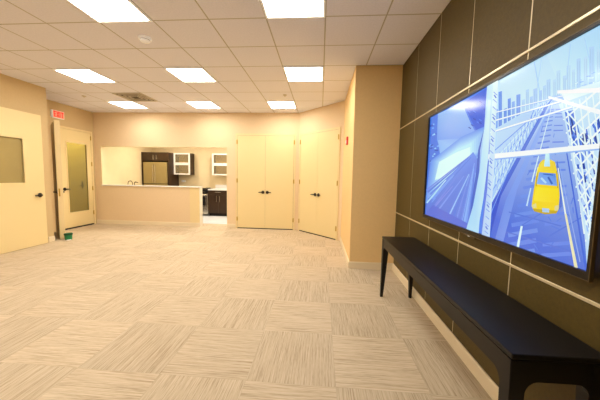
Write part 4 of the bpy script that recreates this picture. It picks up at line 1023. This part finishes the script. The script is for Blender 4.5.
# ------------------------------------------------------------------ television
TY0, TY1, TZ0, TZ1, TX = 1.157, 2.958, .985, 2.035, 1.10
GY0, GY1, GZ0, GZ1 = 1.174, 2.938, 1.022, 2.018
t = empty('flat_screen_tv', (XR-.018, (TY0+TY1)/2, TZ0), 0, 'huge flat television showing a yellow taxi crossing a blue bridge', 'television')
ox, oy, oz = t.location
def tv(name, bm, m):
    bmesh.ops.translate(bm, vec=(-ox, -oy, -oz), verts=bm.verts[:]); return obj(name, bm, m, t)
bm = B(); box(bm, TX+.012, XR-.018, TY0+.05, TY1-.004, TZ0+.004, TZ1-.004, .006); tv('back_case', bm, M['black'])
bm = B(); ring(bm, (TY0, TY1, TZ0, TZ1), (GY0-.002, GY1+.002, GZ0-.002, GZ1+.002), 'x', TX-.004, TX+.013); tv('bezel', bm, M['bezel'])
bm = B(); ring(bm, (TY0-.003, TY1+.003, TZ0-.003, TZ1+.003), (TY0+.001, TY1-.001, TZ0+.001, TZ1-.001), 'x', TX-.0055, TX+.010); tv('bezel_edge', bm, M['bezel_edge'])
bm = B(); box(bm, TX-.008, TX+.01, 1.97, 2.12, TZ0-.013, TZ0+.003, .003); tv('sensor_bar', bm, M['bezel_edge'])
bm = B(); box(bm, TX-.0085, TX+.0, 2.035, 2.06, TZ0-.009, TZ0-.004); tv('indicator_light', bm, M['plastic'])
bm = B(); lay = bm.loops.layers.float_color.new('picture')
def screen_face(pts, cols, depth):
    vs = [bm.verts.new((TX+.0095-depth, GY1-(GY1-GY0)*u, GZ0+(GZ1-GZ0)*v)) for u, v in pts]
    try: f = bm.faces.new(vs)
    except ValueError: return
    for k, l in enumerate(f.loops): l[lay] = lin(cols[k if len(cols) > 1 else 0])
screen_face([(0, 0), (1, 0), (1, 1), (0, 1)], [(110, 130, 230)], 0)
for k, (p, c) in enumerate(SCREEN_ART):
    screen_face([(p[i], p[i+1]) for i in range(0, len(p), 2)], [tuple(c[i:i+3]) for i in range(0, len(c), 3)], .0004+k*.000018)
bmesh.ops.translate(bm, vec=(-ox, -oy, -oz), verts=bm.verts[:])
for f in bm.faces:
    f.normal_update()
    if f.normal.x > 0: f.normal_flip()
me = bpy.data.meshes.new('screen'); bm.to_mesh(me); bm.free(); me.materials.append(M['screen'])
o = bpy.data.objects.new('screen', me); COL.objects.link(o); o.parent = t

# ------------------------------------------------------------------ kitchen
def handle_bar(parent, x, y, z0, z1, m=None, vertical=True, r=.006):
    bm = B()
    if vertical: tube(bm, [(x, y+.03, z0+.02), (x, y, z0+.02)], r); tube(bm, [(x, y+.03, z1-.02), (x, y, z1-.02)], r); tube(bm, [(x, y, z0), (x, y, z1)], r*1.15)
    else: tube(bm, [(z0+.02, y+.03, x), (z0+.02, y, x)], r); tube(bm, [(z1-.02, y+.03, x), (z1-.02, y, x)], r); tube(bm, [(z0, y, x), (z1, y, x)], r*1.15)
    return obj('handle', bm, m or M['chrome'], parent, True)

# fridge surround: tall panels with a bridge cabinet above
t = empty('tall_cabinet', (0, 0, 0), 0, 'dark brown cabinet surrounding the refrigerator, with doors above it', 'cabinet')
bm = B(); box(bm, -6.195, -6.155, 9.05, YK-.012, 0, 2.15); obj('side_panel', bm, M['cab'], t)
bm = B(); box(bm, -5.235, -5.195, 9.02, YK-.012, 0, 2.15); obj('side_panel', bm, M['cab'], t)
bm = B(); box(bm, -6.155, -5.235, 9.07, YK-.012, 1.855, 2.15); obj('bridge_box', bm, M['cab'], t)
for s, (x0, x1) in ((-1, (-6.152, -5.697)), (1, (-5.693, -5.238))):
    bm = B(); box(bm, x0, x1, 9.05, 9.069, 1.86, 2.147, .002, 1); d = obj('door', bm, M['cab'], t)
    handle_bar(d, -5.695+s*.055, 9.02, 1.90, 2.05)
# refrigerator
t = empty('refrigerator', (0, 0, 0), 0, 'stainless steel refrigerator with two upper doors inside the brown cabinet', 'refrigerator')
bm = B(); box(bm, -6.15, -5.25, 9.06, 9.64, .02, 1.815); obj('fridge_case', bm, M['black'], t)
for s, (x0, x1) in ((-1, (-6.10, -5.699)), (1, (-5.691, -5.255))):
    bm = B(); box(bm, x0, x1, 8.995, 9.058, 1.075, 1.81, .008); d = obj('fridge_door', bm, M['steel'], t)
    handle_bar(d, -5.695+s*.04, 8.95, 1.12, 1.70, M['chrome'], True, .010)
bm = B(); box(bm, -6.10, -5.255, 8.995, 9.058, .09, 1.055, .008); d = obj('freezer_drawer', bm, M['steel'], t)
handle_bar(d, .96, 8.95, -6.03, -5.35, M['chrome'], False, .010)
bm = B(); box(bm, -6.12, -5.265, 9.03, 9.06, .0, .09); obj('kick_grille', bm, M['black'], t)

# wall cabinets with aluminium framed glass doors
def wall_cabinet(loc, label, w=.59):
    t = empty('wall_cabinet', loc, 0, label, 'cabinet', 'glass fronted kitchen wall cabinets')
    z0, z1, d = 1.40, 2.155, .325
    bm = B()
    for a in ((0, .018, .0, d, z0, z1), (w-.018, w, .0, d, z0, z1), (.018, w-.018, 0, d, z0, z0+.018), (.018, w-.018, 0, d, z1-.018, z1), (.018, w-.018, 0, d, (z0+z1)/2-.01, (z0+z1)/2+.01)): box(bm, *a)
    obj('carcass', bm, M['cab'], t)
    bm = B(); box(bm, .018, w-.018, d-.012, d, z0+.018, z1-.018); obj('back_panel', bm, M['cabin'], t)
    zm = (z0+z1)/2
    for a, b in ((z0, zm-.001), (zm+.001, z1)):
        bm = B(); ring(bm, (.0, w, a, b), (.055, w-.055, a+.045, b-.045), 'y', -.022, -.001); dr = obj('door', bm, M['alum'], t)
        bm = B(); box(bm, .058, w-.058, -.014, -.009, a+.045, b-.045); obj('glass_pane', bm, M['frost'], dr)
        bm = B(); zz = a+.025 if a > z0+.1 else b-.025; lathe(bm, [(0, -.022), (.009, -.022), (.008, -.012), (.011, -.005), (.011, 0), (0, 0)], (w/2, -.022, zz), 'y', 12)
        if a > z0+.1: obj('knob', bm, M['chrome'], dr, True)
        else: bm.free()
    return t
wall_cabinet((-5.19, 9.35, 0), 'white framed glass wall cabinet beside the refrigerator')
wall_cabinet((-3.80, 9.35, 0), 'white framed glass wall cabinet above the white counter, cut by the doorway', .76)

# base cabinets right of the stove
t = empty('base_cabinet', (0, 0, 0), 0, 'dark brown base cabinet with two doors right of the stove', 'cabinet')
bm = B(); box(bm, -3.808, -2.4, 9.02, YK-.03, .10, .885); obj('carcass', bm, M['cab'], t)
bm = B(); box(bm, -3.80, -2.4, 9.07, YK-.03, 0, .10); obj('kickboard', bm, M['void'], t)
for x0, x1 in ((-3.806, -3.106), (-3.100, -2.402)):
    bm = B(); box(bm, x0+.002, x1-.002, 9.0, 9.019, .735, .880, .002, 1); d = obj('drawer', bm, M['cab'], t); xm = (x0+x1)/2
    handle_bar(d, .825, 8.97, xm-.10, xm+.10, None, False)
    for s in (-1, 1):
        a, b = sorted((xm+s*.0015, xm+s*(.348)))
        bm = B(); box(bm, a, b, 9.0, 9.019, .105, .730, .002, 1); d = obj('door', bm, M['cab'], t)
        handle_bar(d, xm+s*.055, 8.97, .50, .70)
t = empty('worktop', (0, 0, 0), 0, 'white kitchen worktop with upstand on the base cabinet', 'worktop')
bm = B(); box(bm, -3.81, -2.38, 8.975, YK-.022, .885, .925, .004); obj('counter_slab', bm, M['counter'], t)
bm = B(); box(bm, -3.81, -2.38, YK-.02, YK, .925, 1.06, .002, 1); obj('upstand', bm, M['counter'], t)

# stove
t = empty('stove', (0, 0, 0), 0, 'stainless steel stove with black cooktop behind the half wall', 'stove')
SX0, SX1 = -4.575, -3.815
bm = B(); box(bm, SX0, SX1, 9.03, YK-.02, .05, .90); obj('stove_body', bm, M['black'], t)
bm = B(); box(bm, SX0, SX1, 8.985, 9.03, .30, .76, .006); d = obj('oven_door', bm, M['chrome'], t)
bm = B(); box(bm, SX0+.09, SX1-.09, 8.98, 8.986, .37, .66, .003, 1); obj('oven_window', bm, M['black'], d)
handle_bar(d, .715, 8.935, SX0+.06, SX1-.06, M['chrome'], False, .011)
bm = B(); box(bm, SX0, SX1, 8.99, 9.03, .06, .29, .006); d = obj('oven_drawer', bm, M['chrome'], t)
bm = B(); box(bm, SX0, SX1, 8.975, 9.03, .77, .895, .006); cp = obj('control_panel', bm, M['black'], t)
for k in range(5):
    bm = B(); lathe(bm, [(0, -.03), (.017, -.03), (.02, -.004), (.022, 0), (0, 0)], (SX0+.12+k*.13, 8.975, .83), 'y', 14); obj('knob', bm, M['chrome'], cp, True)
bm = B(); box(bm, SX0-.002, SX1+.002, 8.98, YK-.02, .90, .925, .004); ck = obj('cooktop', bm, M['black'], t)
for bx in (-4.39, -4.0):
    for by in (9.17, 9.47):
        bm = B(); lathe(bm, [(0, 0), (.05, 0), (.05, .012), (.0, .014)], (bx, by, .925), 'z', 14)
        for q in range(4): box(bm, bx+(-.09 if q % 2 == 0 else -.006), bx+(.09 if q % 2 == 0 else .006), by+(-.006 if q % 2 == 0 else -.09), by+(.006 if q % 2 == 0 else .09), .938, .948)
        obj('burner', bm, M['void'], ck)

# sink counter behind the half wall, tap
t = empty('sink_counter', (0, 0, 0), 0, 'white sink counter behind the pass-through half wall', 'counter')
bm = B(); box(bm, -6.19, -3.75, YB+.185, 7.78, .88, .92, .004); obj('counter_slab', bm, M['counter'], t)
bm = B(); box(bm, -6.19, -3.78, YB+.19, 7.75, .0, .88); obj('counter_base', bm, M['cab'], t)
t = empty('kitchen_tap', (-5.51, 7.62, .92), 0, 'chrome kitchen tap showing just above the pass-through ledge', 'tap')
bm = B(); lathe(bm, [(0, 0), (.03, 0), (.03, .01), (.018, .02), (.016, .10), (0, .104)], (0, 0, 0)); obj('tap_base', bm, M['tap'], t, True)
bm = B(); tube(bm, [(0, 0, .09), (0, 0, .16)] + [(-.07+.07*math.cos(a*PI/8), 0, .19+.075*math.sin(a*PI/8)) for a in range(0, 9)] + [(-.145, 0, .165)], .012); obj('spout', bm, M['tap'], t, True)
bm = B(); tube(bm, [(.06, 0, .0), (.06, 0, .2)], .014); tube(bm, [(.055, 0, .21), (.09, 0, .235), (.15, 0, .225), (.175, 0, .205)], [.016, .018, .014, .010]); obj('tap_lever', bm, M['tap'], t, True)

# outlet on the kitchen back wall
t = empty('wall_outlet', (-5.02, YK, 1.165), 0, 'pale outlet plate on the kitchen wall under the wall cabinet', 'outlet')
bm = B(); box(bm, -.075, .075, -.008, 0, -.04, .04, .003, 1); obj('outlet_plate', bm, M['plastic'], t)
for s in (-1, 1):
    bm = B(); box(bm, s*.035-.018, s*.035+.018, -.010, -.007, -.025, .025, .002, 1); obj('socket', bm, M['white'], t)

# ------------------------------------------------------------------ lamps
def area(name, loc, size, power, col, rot=(0, 0, 0)):
    d = bpy.data.lights.new(name, 'AREA'); d.size = size; d.energy = power; d.color = col
    o = bpy.data.objects.new(name, d); COL.objects.link(o); o.location = loc; o.rotation_euler = rot; return o
area('kitchen_lamp', (-5.0, 8.35, 2.68), .6, 30, (1, .9, .74))
area('kitchen_lamp.001', (-3.0, 8.35, 2.68), .6, 50, (1, .92, .8))
area('corridor_fill', (-6.9, 7.6, CEIL-.03), .4, 40, (1, .92, .78))  # unseen fill added to brighten the view through the glazed door

w = bpy.data.worlds.new('world'); S.world = w; w.use_nodes = True
w.node_tree.nodes['Background'].inputs[0].default_value = (1, .93, .82, 1); w.node_tree.nodes['Background'].inputs[1].default_value = .3

# ------------------------------------------------------------------ camera
f, pit, yaw, rol = 271.72, .0835, .0733, .0189
cd = bpy.data.cameras.new('camera'); cam = bpy.data.objects.new('camera', cd); COL.objects.link(cam)
cd.sensor_fit = 'HORIZONTAL'; cd.sensor_width = 36; cd.lens = f/600*36; cd.clip_start = .02
R = Matrix.Rotation(yaw, 4, 'Z') @ Matrix.Rotation(PI/2 - pit, 4, 'X') @ Matrix.Rotation(rol, 4, 'Z')
cam.matrix_world = Matrix.Translation((0, 0, CAM_H)) @ R
S.camera = cam
S.view_settings.view_transform = 'Standard'; S.view_settings.look = 'None'; S.view_settings.exposure = 0.; S.view_settings.gamma = 1.
